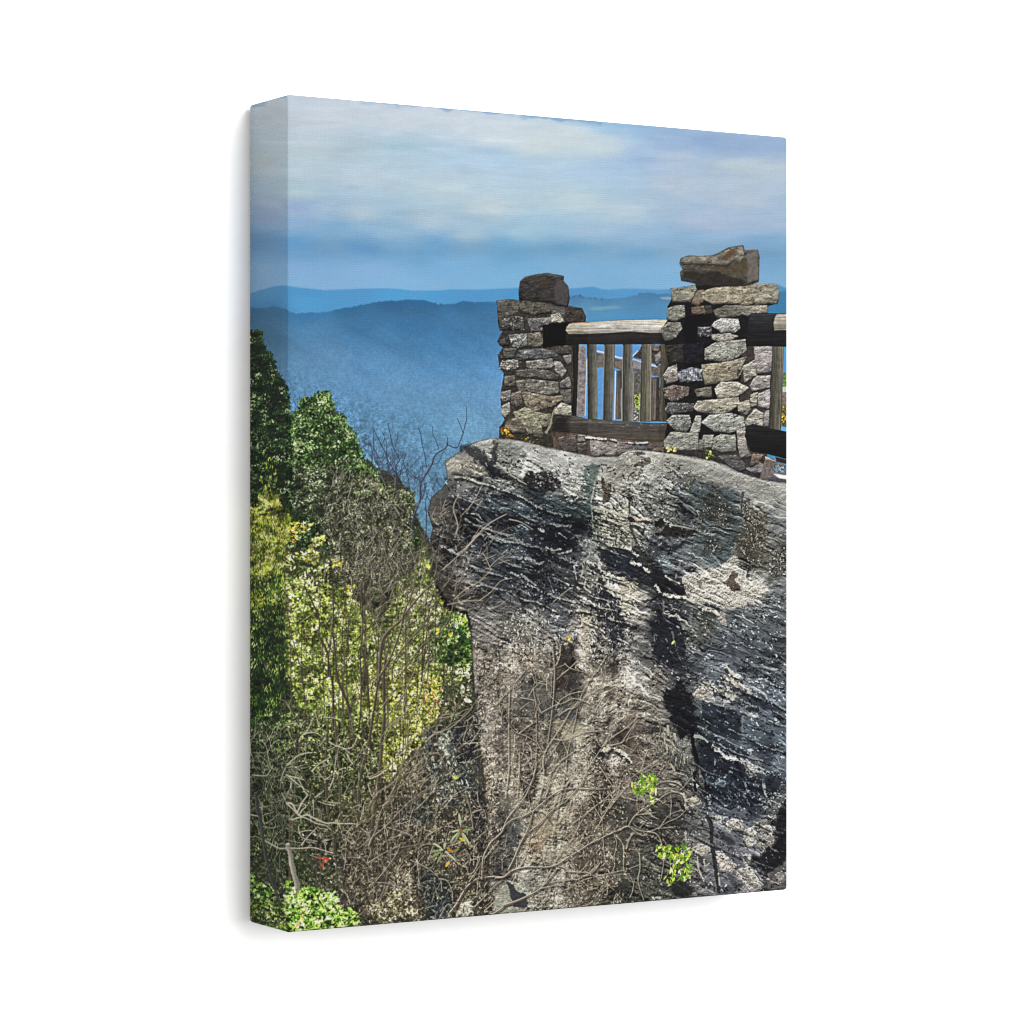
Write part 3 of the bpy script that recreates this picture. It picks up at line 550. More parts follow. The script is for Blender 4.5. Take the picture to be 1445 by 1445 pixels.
    # right: dark bays between bright ledges
    blob(ZE(500,420,620,380,760,400,880,480,910,600,900,760,780,720,640,680,560,640,500,600), (36,44,54), 3, 8, 8, .88, .35, 4, 48)
    blob(ZE(480,740,600,800,700,880,760,960,900,990,960,1080,1080,1130,1250,1220,1320,1290,1250,1400,960,1445,500,1400,560,1200,500,1000), (35,39,50), 4, 9, 9, .9, .3, 4, 49)
    blob(ZE(560,640,700,720,860,800,930,830,1000,900,960,940,820,900,720,880,620,780), (40,46,56), 2, 5, 7, .85, .3, 4, 50)
    crest(ZE(620,812,660,840,700,870,740,915), 6.5, (228,216,198), 51); crest(ZE(740,925,780,930,830,935,900,955,960,985,1030,1030,1070,1050), 8, (230,217,197), 52)
    lump(ZE(930,960,1010,1000,1060,1030,1110,1060,1100,1130,1010,1130,960,1080), (150,136,124), .8, 53, 4, .3)
    crest(ZE(1100,1030,1150,1060,1210,1092), 4, (224,212,194), 54); stroke(ZE(1110,1070,1130,1120,1140,1190,1150,1280,1180,1350), 5, 2.5, (196,186,170), .9, 5, None, 1.8)
    stroke(ZE(470,610,540,640,620,690,720,730,820,790,910,830), 2.2, 2, (150,150,148), .9, 5, None, 1); stroke(ZE(440,710,500,720,570,770), 5, 2.5, (188,178,162), .9, 5, None, 1.8)
    lump(ZE(970,850,1010,840,1035,860,990,880), (220,210,196), .9, 55, 1.5)
    P = ZE(415,300,450,240,520,190,560,140,640,190,600,260,560,330,480,330,450,350)
    lump(P, (176,162,140), .85, 56, 4, .5); blob(ZE(540,180,600,190,620,220,540,215), (64,54,46), 1.2, 3, 4, .8, seed=57)
    crest(ZE(640,255,700,250,760,235), 6, (196,180,154), 58); crest(ZE(740,290,820,320,890,350,980,390,1080,420), 7, (204,192,168), 59)
    crest(ZE(700,130,740,105,790,90), 5, (190,182,168), 60); crest(ZE(790,130,850,180,910,190,960,240,1010,290), 8, (196,182,160), 61)
    lump(ZE(820,90,880,80,925,120,900,135,850,120), (220,208,190), .9, 62, 2, .3); stroke(ZE(765,5,800,50,840,95), 3, 4, (200,190,176), .9, 4, None, 1)
    for q in (ZE(910,430,925,520,920,590,935,700), ZE(900,560,935,740)):
        stroke(q, 3, 2, (150,152,148), .5, 5, None, 2.2)
    lump(ZE(930,420,1010,480,1090,500,1040,580,980,520), (150,150,132), .75, 63, 4, .5)
    for q, w in ((ZE(920,330,1050,370,1180,420,1390,440), 12), (ZE(1000,760,1100,830,1250,880), 8), (ZE(1150,680,1230,700), 5), (ZE(1080,1120,1200,1180,1310,1240), 12)):
        stroke(q, w, w*.7, (40,46,58), .75, 5, None, 3, 1.6)
    lump(ZE(550,1170,620,1190,660,1160,700,1150,800,1195,730,1230,600,1220), (96,112,116), .8, 64, 2.5, .3)
    for q in (ZE(950,1190,970,1270,1000,1300), ZE(935,1310,970,1370), ZE(960,1240,985,1280)):
        stroke(q, 2.4, 1.6, (150,154,158), .85, 4, None, 1)
    # foot of the right side
    for P, c, sd in ((ZF(800,510,850,500,900,530,870,570,830,550), (196,184,164), 65), (ZF(905,560,960,520,1040,540,1065,600,1010,640,930,625), (200,186,164), 66), (ZF(1060,620,1130,598,1165,640,1145,720,1100,752,1060,700), (216,202,180), 67), (ZF(1140,560,1230,530,1300,610,1295,720,1210,795,1160,745,1190,680), (132,126,112), 68),
                     (ZF(825,790,900,800,950,850,995,900,960,950,890,945,840,880), (196,178,156), 69), (ZF(980,950,1040,915,1110,930,1180,1010,1212,1090,1130,1095,1060,1040), (198,186,166), 70), (ZF(650,770,700,720,790,740,800,810,720,830,680,810), (176,162,144), 71), (ZF(1200,440,1290,330,1390,330,1380,400,1310,540,1230,520), (110,108,98), 72), (ZF(1070,800,1110,830,1120,860,1080,920), (180,172,160), 73)):
        lump(P, c, .9, sd, 4, .35)
        speck(P, 40, (1.5, 4), (1, 1.6), ((112,102,88),(228,218,200),(150,138,120)), sd, (0, 3.1))
    blob(ZF(1310,560,1340,470,1400,370,1400,800,1330,900,1240,960,1160,900,1110,850,1180,810,1290,740), (24,24,30), 3.5, 8, 9, .92, .5, 3, 74)
    blob(ZF(1230,970,1330,910,1400,820,1400,1100,1240,1090), (98,90,84), 2, 5, 7, .85, .3, 4, 75)
    lump(ZF(820,590,900,660,1000,740,1100,860,1060,920,960,850,860,760,820,690), (98,98,106), .75, 76, 4)
    blob(ZF(880,640,960,690,1000,740,940,730,880,690), (46,46,52), 2, 5, 5, .8, seed=77)
    blob(ZF(860,960,980,980,1040,1050,1000,1110,880,1120), (62,62,70), 3, 6, 6, .7, .3, 4, 78)
    lump(ZF(720,330,800,390,900,430,1000,450,1060,500,980,520,860,490,760,470), (92,96,106), .7, 79, 5)
    stroke(ZF(770,520,800,600,800,720,825,850,840,960,860,1100), 6, 5, (40,37,38), .85, 5, None, 1.6)
    stroke(ZF(650,0,690,120,690,240,740,330,770,450), 4, 5, (24,23,25), .7, 5, None, 1.6)
    for q in (ZF(690,830,700,920,740,1020), ZF(740,850,750,900,780,880), ZF(760,1070,800,1100,830,1110), ZF(855,960,865,1050), ZF(590,640,610,720), ZF(585,330,600,450)):
        stroke(q, 2.6, 1.6, (196,184,166), .85, 4, None, 1.2)
    lump(ZF(600,380,680,350,720,410,650,430), (188,168,148), .8, 80, 3, .4)
    blob(ZF(400,470,500,440,470,560,420,640,460,700,560,720,600,760,430,720,380,600), (48,46,48), 5, 8, 9, .7, .2, 5, 81)
    fine_marks()
    grade([(630,690),(700,690),(830,720),(840,790),(790,850),(700,850),(630,800)], (.66,.71,.78), 22, 12, 1)
    grade([(668,900),(860,930),(930,1010),(970,1180),(960,1330),(686,1330),(680,1050)], (.98,.945,.89), 25, 12, 2, 1.06)
    grade([(690,615),(840,640),(1000,640),(1125,680),(1125,1270),(960,1290),(900,1000),(820,760),(700,680)], (.93,.94,.945), 20, 10, 12)
    grade([(950,1000),(1110,960),(1125,1150),(1000,1150)], (.88,.94,1.0), 25, 12, 3)
    grade([(820,640),(1000,650),(1125,700),(1125,790),(1000,770),(870,700)], (.84,.845,.84), 20, 10, 4)
def beds(x0, x1, ys, slope, w, c, seed, Z, a=.85):
    g = np.random.default_rng(seed)
    for i, y0 in enumerate(ys):
        x = x0+g.uniform(0, .25)*(x1-x0); pts = []; y = y0+slope*(x-x0)
        while x < x1:
            pts.append((x, y)); st = g.uniform(35, 80); x += st; y += st*slope+g.normal(0, 9)
            if g.random() < .16 and len(pts) > 2:
                crest(Z(*[v for q in pts for v in q]), g.uniform(*w), c, seed+i*7+len(pts), a); pts = []; x += g.uniform(20, 90); y += g.normal(0, 14)
        if len(pts) > 2: crest(Z(*[v for q in pts for v in q]), g.uniform(*w), c, seed+i*7, a)
def fine_marks():
    blob(Z8(90,960,140,1060,220,1170,330,1240,440,1240,520,1150,440,1120,330,1120,240,1020,160,900), (46,42,38), 5, 12, 9, .7, .4, 4, 401)
    beds(200, 1080, [330, 455, 590, 700, 800, 900, 1020], .36, (2.4, 4.4), (184,180,168), 402, Z8, .85)
    beds(255, 640, [700, 790, 850, 905, 960, 1020, 1080, 1150], .33, (1.8, 3.2), (190,184,162), 403, ZB, .75)
    beds(480, 1380, [640, 800, 960, 1130, 1300], .34, (1.6, 3.), (140,150,152), 404, ZD, .6)
    beds(480, 1380, [60, 150, 320, 520, 700], .46, (2, 4.4), (176,172,162), 405, ZE, .7)
    beds(620, 1380, [80, 250, 420, 640], .5, (2, 3.6), (150,146,140), 406, ZF, .55)
    beds(760, 1420, [380, 470, 560, 640, 730, 830, 930], .42, (2, 4), (198,188,164), 407, ZA, .75)
    speck([(668,905),(680,905),(688,1000),(694,1080),(706,1200),(690,1200),(684,1100),(676,1020)], 240, (2, 6), (1, 2.2), ((176,160,136),(198,182,158),(150,134,112),(90,78,66)), 408, (.9, 2.2), .85)
    speck([(676,905),(706,905),(724,960),(712,1020),(690,980)], 90, (2, 5), (1, 2), ((186,168,144),(150,136,118)), 409, (.9, 2.2), .8)
    W, Dk = (70, 66, 58), (0, 0, 0)
    UL = Z8(200,330,420,150,800,160,1180,230,1180,780,1070,900,1060,1180,700,1200,350,1150,140,900,100,560)
    MD = ZB(240,700,330,330,700,220,1000,260,1380,430,1380,800,900,1445,0,1445,100,1100)
    LM = ZA(480,240,800,350,1100,400,1445,560,1445,1445,0,1445,150,700)
    RR = ZD(0,300,400,480,800,560,1180,460,1385,400,1385,1445,0,1445)
    RL = ZE(440,100,1385,50,1385,1445,520,1445,440,700)
    FT = ZF(600,0,1390,200,1390,1050,640,1150,560,700)
    LF = [(668,905),(880,905),(935,960),(930,1060),(985,1200),(960,1270),(688,1290),(690,1180),(675,1040)]
    TP = zz(590,600,4.817)(330,150,480,95,840,140,1380,205,1445,175)+zz(920,620,7.225)(0,130,600,215,1060,400,1385,470,1385,640,900,560,400,420,0,400)+[(820,680),(700,650),(650,660)]
    for Z, n, th, s in ((UL, 620, (.45, .45), 1), (MD, 420, (.5, .6), 2), (LM, 620, (.9, .7), 3), (RR, 520, (.5, .35), 4), (RL, 520, (.55, .35), 5), (FT, 420, (.7, .5), 6)):
        flecks(Z, n, (2.5, 6), (1.6, 3.6), .32, Dk, th, 200+s, 11, -.02, .7)
        flecks(Z, int(n*.6), (2, 5), (1.3, 2.8), 1.6, W, th, 220+s, 9, .04, .75)
        flecks(Z, n, (1.2, 2.6), (1, 2), 1.9, W, th, 240+s, 7, .04, .8)
    flecks(TP, 700, (1.5, 3.4), (.8, 1.6), .74, Dk, (.4, .7), 260, 9, 0)
    flecks(TP, 420, (1.5, 4), (.9, 1.8), 1.1, (20, 19, 17), (.35, .5), 261, 9, 0)
    flecks(LF, 1100, (2, 5), (1, 2.6), .55, Dk, (1.2, .8), 262, 12, -.05)
    flecks(LF, 1900, (1.5, 5), (.9, 2), 1.4, (52, 48, 42), (1.1, .9), 263, 10, -.04)
# ---------------------------------------------------------------- stone pillars and log railing of the print
ZR = zz(780, 430, 7.225); ZQ = zz(1030, 410, 5.16)
def wood(pts, c, hi, lo, seed=1, horiz=False, a=1.):
    """weathered round wood: lit flank, shaded flank, grain along its length"""
    S, X, Y = region(pts, 3)
    if X.size == 0: return
    d = sdf(pts, X, Y)+.5*fbm(X/4, Y/4, 3, seed)
    xs = [p[0] for p in pts]; ys = [p[1] for p in pts]
    if horiz: g = fbm(X/26, Y/1.1, 4, seed+1, .65); t = (Y-min(ys))/(max(ys)-min(ys))
    else: g = fbm(X/1., Y/26, 4, seed+1, .65); t = (X-min(xs))/(max(xs)-min(xs)+1e-6)
    F = np.where((t < .5)[..., None], col(lo)+(col(c)-col(lo))*np.clip(t*2, 0, 1)[..., None], col(c)+(col(hi)-col(c))*np.clip(t*2-1, 0, 1)[..., None])
    F = F.mean(-1, keepdims=True)*.35+F*.65
    F = F*(1+.75*g+.25*fbm(X/5, Y/5, 3, seed+6))[..., None]*(.7+.3*sm(0, 1.3, d))[..., None]
    mix(S, sm(-.6, .6, d)*a, np.clip(F, .02, .95))
def paint_railing():
    # what shows between the balusters: valley, far rail, stone wall
    blob(ZR(180,400,1160,400,1160,1200,180,1200), (94, 150, 204), .6, 0)
    S, X, Y = region(ZR(180,400,1160,400,1160,1200,180,1200), 0)
    IMG[S] *= (1+.16*fbm(X/3, Y/3, 3, 3)*sm(500, 540, Y))[..., None]
    blob(ZR(240,420,330,410,345,520,340,760,325,1140,240,1140), (142,136,140), .8, 1.5, 5, 1, .3, 4, 4)
    for q in ZR(300,470,265,560,310,600,280,700,310,840,290,900,315,1000,300,1080): leaf(q[0], q[1], .3, 4, 1.6, col((70,62,66)), .7)
    stroke(ZR(345,560,340,800,330,1130), 1.4, 1.4, (205,210,216), .8)
    blob(ZR(440,490,520,505,640,545,720,565,900,600,1100,620,1100,740,900,690,700,670,620,640,455,640), (104,97,92), .8, 1, 5, 1, .35, 3, 5)
    stroke(ZR(440,470,520,488,640,528,715,545,820,560,900,585,1060,630), 2.3, 2.3, (196,202,210), .95, 4, None, .4)
    blob(ZR(820,560,900,585,900,660,820,650), (132,132,138), .7, .8, 4, .9, .25, 3, 6)
    blob(ZR(640,575,715,580,715,660,640,640), (120,108,98), .7, .8, 4, .9, .25, 3, 7)
    blob(ZR(820,530,900,430,1010,410,1110,410,1110,600,1000,600,900,560), (72,62,58), .8, 2, 5, 1, .45, 3, 8)
    stroke(ZR(818,520,868,470), 1.8, 1.4, (200,206,212), .8, 4)
    stone(ZR(1045,520,1095,480,1110,560,1060,620), (128,122,112), .5, 1.5, .2, 9); stone(ZR(1010,420,1090,415,1080,470,1015,480), (110,90,78), .5, 1.5, .2, 10)
    blob(ZR(1005,740,1090,740,1090,1190,1000,1190), (62,54,48), .8, 1, 5, 1, .4, 4, 11)
    wood(ZR(1010,750,1060,750,1050,1180,1000,1180), (110,96,84), (132,120,108), (80,68,60), 12)
    blob(ZR(830,690,900,680,900,1190,820,1190), (96,92,88), .8, 1, 4, 1, .5, 3, 13)
    wood(ZR(650,670,705,670,705,1165,640,1165), (98,88,74), (78,68,58), (110,100,86), 14)
    stroke(ZR(640,680,636,900,630,1165), 1.5, 1.5, (214,218,220), .85); stroke(ZR(700,860,698,1000,702,1160), 1.1, 1.1, (200,200,196), .7)
    leaves(ZR(822,900,895,890,890,1060,825,1060), 46, (2, 4), (1.2, 2.2), ((70,96,34),(128,160,50),(178,200,86)), seed=15, clump=3, bias=.15)
    leaves(ZR(822,1040,880,1040,880,1180,822,1180), 26, (2, 4), (1, 2), ((120,120,110),(228,230,224),(130,150,80)), seed=16, clump=3)
    # balusters
    wood(ZR(190,395,268,395,262,500,250,900,240,1160,188,1160), (42,37,34), (60,54,48), (34,30,28), 20)
    wood(ZR(348,395,445,395,450,560,458,900,455,1172,358,1168,356,700), (78,78,66), (138,138,126), (42,46,38), 21)
    wood(ZR(525,395,636,395,628,700,612,1000,608,1184,508,1180,518,700), (84,82,68), (128,124,110), (52,50,42), 22)
    wood(ZR(714,395,812,395,812,600,835,700,828,1190,706,1186,708,700), (96,92,80), (146,140,130), (54,50,42), 23)
    wood(ZR(905,395,1006,395,1004,700,1000,1196,884,1192,898,800), (100,94,74), (126,118,96), (70,66,48), 24)
    wood(ZR(1100,395,1180,395,1200,640,1150,760,1165,1195,1082,1192,1096,800), (84,78,62), (60,54,44), (98,92,76), 25)
    for q in (ZR(528,420,520,700,510,1170), ZR(716,420,710,800,708,1180), ZR(890,900,884,1190), ZR(1000,430,1000,900,996,1180)):
        stroke(q, 1.1, 1.1, (178,174,158), .65, 4)
    # lower wall, then the logs
    W = zz(800,610,7.225)(-330,-40,190,-12,500,30,800,60,1015,95,1015,220,860,195,680,178,600,195,540,235,520,258,240,262,130,225,-20,215,-200,170,-330,140)
    blob(W, (98,84,78), 1, 1, 6, 1, .35, 4, 30)
    for p, c, s in ((ZB(-90,60,90,30,105,205,-40,205), (106,90,86), 31), (ZB(115,28,192,38,190,95,118,98), (124,122,116), 32), (ZB(240,72,380,88,505,100,505,200,490,245,245,240), (150,132,121), 33), (ZB(515,95,690,118,690,176,600,200,520,238), (132,114,104), 34), (ZB(700,105,800,112,790,180,700,178), (110,108,110), 35), (ZB(815,112,990,132,985,180,830,178), (96,78,66), 36), (ZB(900,165,1000,160,990,196,860,190), (120,92,74), 37), (ZB(110,120,190,110,190,240,120,215), (100,92,88), 38)):
        stone(p, c, .4, 1.3, .16, s)
    crest(ZB(195,50,330,62,500,82), 3.4, (228,222,212), 39); crest(ZB(600,100,720,112,830,102), 2.6, (206,202,194), 40)
    wood(ZR(-10,1110,120,1120,240,1135,340,1160,720,1188,1000,1205,1160,1205,1260,1240,1255,1300,1145,1402,900,1392,700,1370,340,1322,150,1300,-10,1290), (74,67,61), (84,70,56), (112,108,104), 41, True)
    blob(ZR(-10,1110,120,1120,160,1140,150,1300,100,1296,-10,1290), (28,26,27), 7, 3, 6, .75, .3, 4, 42)
    for q in ZR(380,1185,480,1200,600,1205,620,1185,760,1225,720,1245,900,1215,1000,1230,1120,1225,690,1180,880,1250): leaf(q[0], q[1], .1, 5, 1.4, col((150,146,138)), .6)
def paint_rail():
    blob(ZR(-40,190,150,180,180,260,200,410,60,420,-60,420), (15,14,17), 1.5, 2, 5, 1, .3, 3, 43)
    wood(ZR(130,262,140,225,165,198,200,186,320,178,640,158,1000,150,1175,150,1185,400,900,404,400,404,130,404), (48,43,41), (34,31,31), (62,56,53), 44, True)
    wood(ZR(130,262,140,225,165,198,200,186,320,178,640,158,1000,150,1175,150,1178,290,1000,288,800,272,600,288,400,296,160,300), (200,194,178), (158,148,132), (206,200,184), 45, True)
    stroke(ZR(170,270,400,278,640,268,900,282), 1.2, 1.2, (110,100,88), .55, 5); stroke(ZR(610,226,700,238,760,235), .9, .9, (120,110,96), .6, 4)
    stroke(ZR(175,195,250,186,330,182), 1.2, 1.2, (206,150,116), .6, 4)
def paint_pillars():
    pillars()
    for P in ([(700,385),(830,385),(830,640),(700,640)], [(930,345),(1115,345),(1115,660),(930,660)]):
        S, X, Y = region(P); m = (sm(-2, 2, sdf(P, X, Y)))[..., None]; C = IMG[S]; L = C.mean(-1, keepdims=True)
        k = np.clip(1-4*np.clip(C[..., 2:]-C[..., :1]-.06, 0, 1), 0, 1)          # leave the blue distance alone
        IMG[S] += m*k*(np.clip((C**1.12)*np.float32([1.0, .985, .95] if P[0][0] < 800 else [1.04, 1.025, .99]), 0, 1)-C)
def pillars():
    M = Z6(485,455,560,446,640,450,690,445,860,455,960,490,1070,508,1085,560,1085,600,1000,625,1000,760,1010,1000,990,1245,900,1250,860,1330,870,1450,700,1430,600,1420,500,1400,505,1310,540,1265,516,1200,516,1060,535,950,502,905,495,830,525,775,492,730,526,655,500,640,492,560)
    blob(M, (66,62,57), .8, 1.2, 5, 1, .5, 3, 1)
    P = [((490,458,560,452,640,462,628,530,590,545,545,565,502,605,496,530),(98,94,88),.1),((640,482,680,450,760,462,850,465,868,502,845,532,740,548,655,532),(104,98,84),.12),((850,492,960,498,955,590,930,610,868,545),(98,93,94),0),((955,490,1060,508,1088,560,1085,602,950,605),(78,69,62),0),
         ((510,582,600,562,665,570,672,650,510,652),(82,81,80),.3),((700,580,860,570,858,640,800,660,715,662),(110,108,115),.15),((858,552,910,542,948,602,930,612,862,604),(172,164,150),0),((528,672,568,662,570,755,530,762),(62,62,64),0),((568,690,688,680,692,768,600,772),(124,128,130),.4),((698,680,780,670,806,740,780,768,700,762),(122,112,98),.1),
         ((495,728,540,716,546,755,510,756),(84,84,84),0),((530,782,618,780,600,842,545,848),(90,93,88),.1),((640,796,760,780,900,800,906,826,800,848,618,856),(102,108,114),.15),((494,822,526,830,522,848),(90,90,88),0),((520,872,600,856,652,872,630,906,560,932,508,912),(122,122,118),.35),((690,870,860,850,876,890,850,912,740,922,692,906),(134,133,126),.15),
         ((880,868,920,875,956,930,930,976,888,930),(156,153,152),0),((620,932,700,920,830,930,906,962,900,996,790,986,630,962),(98,95,88),.1),((540,972,604,965,612,1038,545,1032),(116,110,100),.1),((618,1002,700,990,900,1010,906,1082,850,1096,780,1092,640,1062),(126,122,110),.15),((880,762,985,760,990,820,930,825,890,800),(86,78,70),.1),((940,832,990,822,990,880,970,892),(124,118,122),0),
         ((918,1012,980,972,992,1046,920,1050),(132,128,128),0),((915,1062,990,1060,986,1142,950,1172,928,1092),(98,94,94),0),((518,1078,580,1066,582,1112,540,1142,516,1122),(130,124,124),.2),((590,1088,650,1070,656,1150,622,1182,585,1152),(118,102,98),.15),((655,1068,740,1090,870,1110,930,1100,936,1122,880,1162,790,1192,740,1222,688,1172),(138,124,98),.1),
         ((880,1205,925,1150,990,1172,992,1236,880,1228),(190,184,164),0),((518,1175,570,1152,576,1202,545,1252,518,1222),(156,154,148),.1),((600,1215,680,1182,750,1212,845,1230,850,1272,760,1342,690,1372,650,1300),(152,147,112),.1),((548,1275,620,1250,665,1300,692,1352,600,1352,545,1312),(130,114,98),.1),((735,1335,790,1322,802,1382,740,1384),(110,108,92),0),((770,1235,850,1225,862,1290,800,1320),(140,136,108),0)]
    for i, (p, c, w) in enumerate(P): stone(Z6(*p), c, .7, 1.8, .17, 50+i, 1., w)
    blob(Z6(800,618,960,606,1000,640,1000,752,880,765,800,782,800,700), (17,15,18), 1, 2, 5, .95, .3, 3, 2)
    stroke(Z6(822,1350,850,1300,862,1240,885,1180), 3.4, 2.4, (156,152,132), .9, 4, None, .8)
    speck(Z6(495,860,600,860,580,930,500,930), 26, (1.5, 4), (1, 1.8), ((205,203,198),(60,58,58)), 3)
    leaves(Z6(505,1320,560,1310,600,1380,505,1380), 26, (2, 5), (1.5, 3), ((150,110,40),(224,180,64),(240,212,110)), seed=4, clump=4)
    speck(Z6(600,1370,760,1390,800,1430,620,1430), 20, (2, 4), (1, 2), ((170,150,50),(90,96,40)), 5)
    stone(Z6(640,385,648,325,680,296,760,278,830,270,900,282,938,290,936,320,968,360,978,430,966,492,900,482,850,466,800,460,730,455,680,446,642,446), (66,61,61), .5, 2.6, .14, 90)
    blob(Z6(892,300,936,318,968,362,976,430,962,486,890,470,876,400), (92,88,92), 2, 1.5, 4, .7, .25, 3, 91)
    stroke(Z6(660,310,700,288,830,276,920,292), 1.3, 1, (122,116,112), .7, 4); blob(Z6(780,310,850,310,830,370,790,360), (84,70,56), 2, 1.5, 4, .5, seed=92)
    paint_rail()
    # right pillar
    M = Z7(418,372,590,350,950,338,1130,345,1152,400,1140,468,1080,490,1075,545,1000,560,1105,760,1100,950,1080,1330,1070,1500,1060,1620,900,1560,600,1500,380,1450,370,1420,392,1280,382,1170,372,1100,370,940,410,880,378,760,362,720,352,650,395,590,395,495,422,450)
    blob(M, (28,26,30), .8, 1.2, 5, 1, .4, 3, 6)
    blob(Z7(900,760,1106,760,1098,950,1082,1330,1066,1620,900,1560,880,1330), (74,66,64), 1.5, 2, 5, .9, .4, 4, 7)
    P = [((418,375,580,358,590,376,550,462,430,462),(144,142,122),.05),((560,470,600,390,640,385,640,450,600,492),(140,118,94),0),((628,402,700,370,860,356,962,350,982,470,940,486,800,470,700,476,640,442),(168,155,122),.08),((958,346,1130,342,1152,400,1140,470,990,482,972,420),(152,144,122),.05),
         ((394,512,440,492,506,490,512,560,450,596,394,582),(130,130,118),.15),((560,502,640,492,652,542,564,548),(130,98,80),0),((652,492,690,492,700,545,660,545),(70,66,62),0),((704,522,790,490,922,490,932,530,860,562,738,576),(114,111,100),.1),((930,492,1070,490,1076,530,962,545,940,560,900,542),(154,144,126),0),((354,642,400,606,480,606,492,642,450,702,380,732,358,692),(124,122,114),.15),
         ((714,602,760,576,872,580,888,642,850,668,760,668,698,622),(164,164,168),.2),((600,642,690,632,700,692,608,702),(80,79,98),.3),((698,688,820,680,872,696,830,716,760,738,700,712),(156,150,138),.1),((638,792,720,742,922,720,928,792,850,852,760,872,650,852),(146,147,138),.15),((380,762,500,752,502,872,408,892),(56,54,48),0),((508,752,640,742,642,882,510,892),(28,26,46),0),
         ((628,892,760,880,896,850,908,922,870,982,760,1012,650,1022,638,962),(156,143,114),.05),((368,962,400,912,456,890,462,992,388,1022),(156,147,142),.1),((464,942,560,912,626,922,626,998,480,1008),(118,123,144),.4),((364,1052,440,1030,542,1046,532,1092,440,1142,378,1112),(120,99,92),.25),((580,1062,690,1040,696,1112,600,1106),(116,112,98),0),((718,1052,760,1010,872,1010,942,1046,900,1082,820,1122,738,1116),(178,172,152),.05),
         ((574,1182,600,1140,740,1126,876,1116,882,1160,800,1212,760,1232,600,1206),(166,158,138),.05),((380,1192,400,1150,572,1156,562,1202,400,1226),(88,92,96),.25),((388,1272,430,1236,542,1236,552,1292,520,1352,458,1342),(124,130,126),.2),((628,1282,680,1236,830,1222,912,1250,917,1312,820,1352,718,1342),(156,161,156),.15),((548,1352,590,1240,622,1240,612,1342,558,1372),(154,156,148),0),
         ((370,1412,420,1350,602,1360,602,1500,540,1512,390,1480),(144,146,138),.08),((708,1392,760,1366,852,1370,856,1480,760,1500,700,1470),(140,146,136),.1),((640,1372,704,1370,690,1440,650,1500,625,1450),(142,142,130),0),((984,772,1104,765,1100,940,1000,952),(154,144,147),.05),((958,1032,990,970,1092,966,1086,1042,970,1072),(158,150,148),0),((1010,1092,1090,1060,1086,1190,1015,1172),(168,158,164),.05),
         ((910,902,990,860,996,960,920,1012),(164,156,142),0),((880,1152,950,1130,962,1180,930,1232,878,1200),(168,161,142),0),((960,1092,1005,1080,1000,1172,960,1180),(154,148,128),0),((924,1272,990,1190,1046,1222,1046,1312,930,1302),(178,172,160),0),((868,1332,920,1320,932,1500,880,1490),(148,141,138),0),((1058,1212,1082,1200,1082,1312,1050,1312),(156,150,156),0),((880,850,930,840,900,900,870,960),(150,140,118),0)]
    for i, (p, c, w) in enumerate(P): stone(Z7(*p), c, .7, 1.8, .17, 120+i, 1., w)
    stroke(Z7(602,634,645,640,690,632), 1.4, 1., (176,176,190), .7, 4, None, .8)
    for i in range(26): q = Z7(465+i*6, 925+(i*37 % 60))[0]; leaf(q[0], q[1], 1.4, 6, 1.1, col((178,186,210) if i % 2 else (42,44,58)), .7)
    blob(Z7(520,560,620,550,690,560,690,600,600,620,590,740,520,740,500,640), (16,15,20), 1.5, 2, 5, .9, seed=8)
    # cap rock
    cap = Z7(480,200,488,168,540,150,620,156,700,150,750,130,810,96,905,82,916,115,1006,112,1016,150,1010,320,935,346,870,352,600,352,580,332,490,312,484,262,502,240)
    stone(cap, (92,86,76), .5, 3., .15, 190)
    stone(Z7(488,180,540,156,620,160,700,158,760,136,830,98,902,90,915,160,880,192,850,166,800,216,740,212,660,206,560,200,500,205), (140,131,113), .6, 1.6, .15, 191, .9)
    blob(Z7(930,130,1005,116,1012,310,940,332,935,250), (114,110,108), 1.2, 1.2, 4, .9, .25, 3, 192)
    blob(Z7(500,250,620,262,740,250,800,290,880,300,930,330,870,350,600,350,560,310,500,300), (48,43,40), 2, 2.5, 6, .85, .4, 3, 193)
    blob(Z7(760,165,800,130,830,106,870,118,850,140,790,180), (92,72,52), 1, 1.5, 4, .8, seed=194)
    blob(Z7(640,230,740,215,800,220,880,200,930,160,945,250,900,290,820,285,740,250), (88,78,62), 2, 2, 5, .75, .35, 3, 195)
    # foot of the right pillar
    blob(ZC(120,90,300,110,480,100,640,100,860,110,1030,150,1240,200,1300,260,1300,400,1190,440,1060,400,880,340,700,260,560,215,300,165,120,140), (66,60,62), 1, 1, 5, 1, .4, 3, 99)
    for i, (p, c) in enumerate((((485,10,530,8,522,112,480,116),(110,112,104)),((540,30,622,0,602,90,540,92),(156,158,146)),((640,90,720,0,852,0,852,120,700,132),(136,144,134)),((880,0,940,18,982,120,1022,172,900,192),(154,146,142)),((680,170,862,164,982,290,900,332,780,262),(98,92,99)),((968,300,1092,230,1152,270,1152,342,1050,352),(140,130,134)),((1160,180,1262,222,1222,380,1162,362),(152,146,142)),((1030,150,1130,160,1080,240,1000,280),(128,108,92)))):
        stone(ZC(*p), c, .6, 1.6, .15, 220+i)
    blob(ZC(130,100,300,110,480,160,620,200,700,240,600,215,300,158,120,130), (62,58,60), 1.5, 2, 5, .8, .4, 3, 9)
    leaves(ZC(135,70,220,60,250,120,140,130), 22, (2, 5), (1.5, 3), ((160,150,70),(226,214,110),(240,232,160)), seed=10, clump=4)
    leaves(ZC(545,110,605,110,640,180,560,200), 20, (2, 4), (1.4, 2.6), ((92,116,50),(160,178,84),(226,224,150)), seed=11, clump=4)
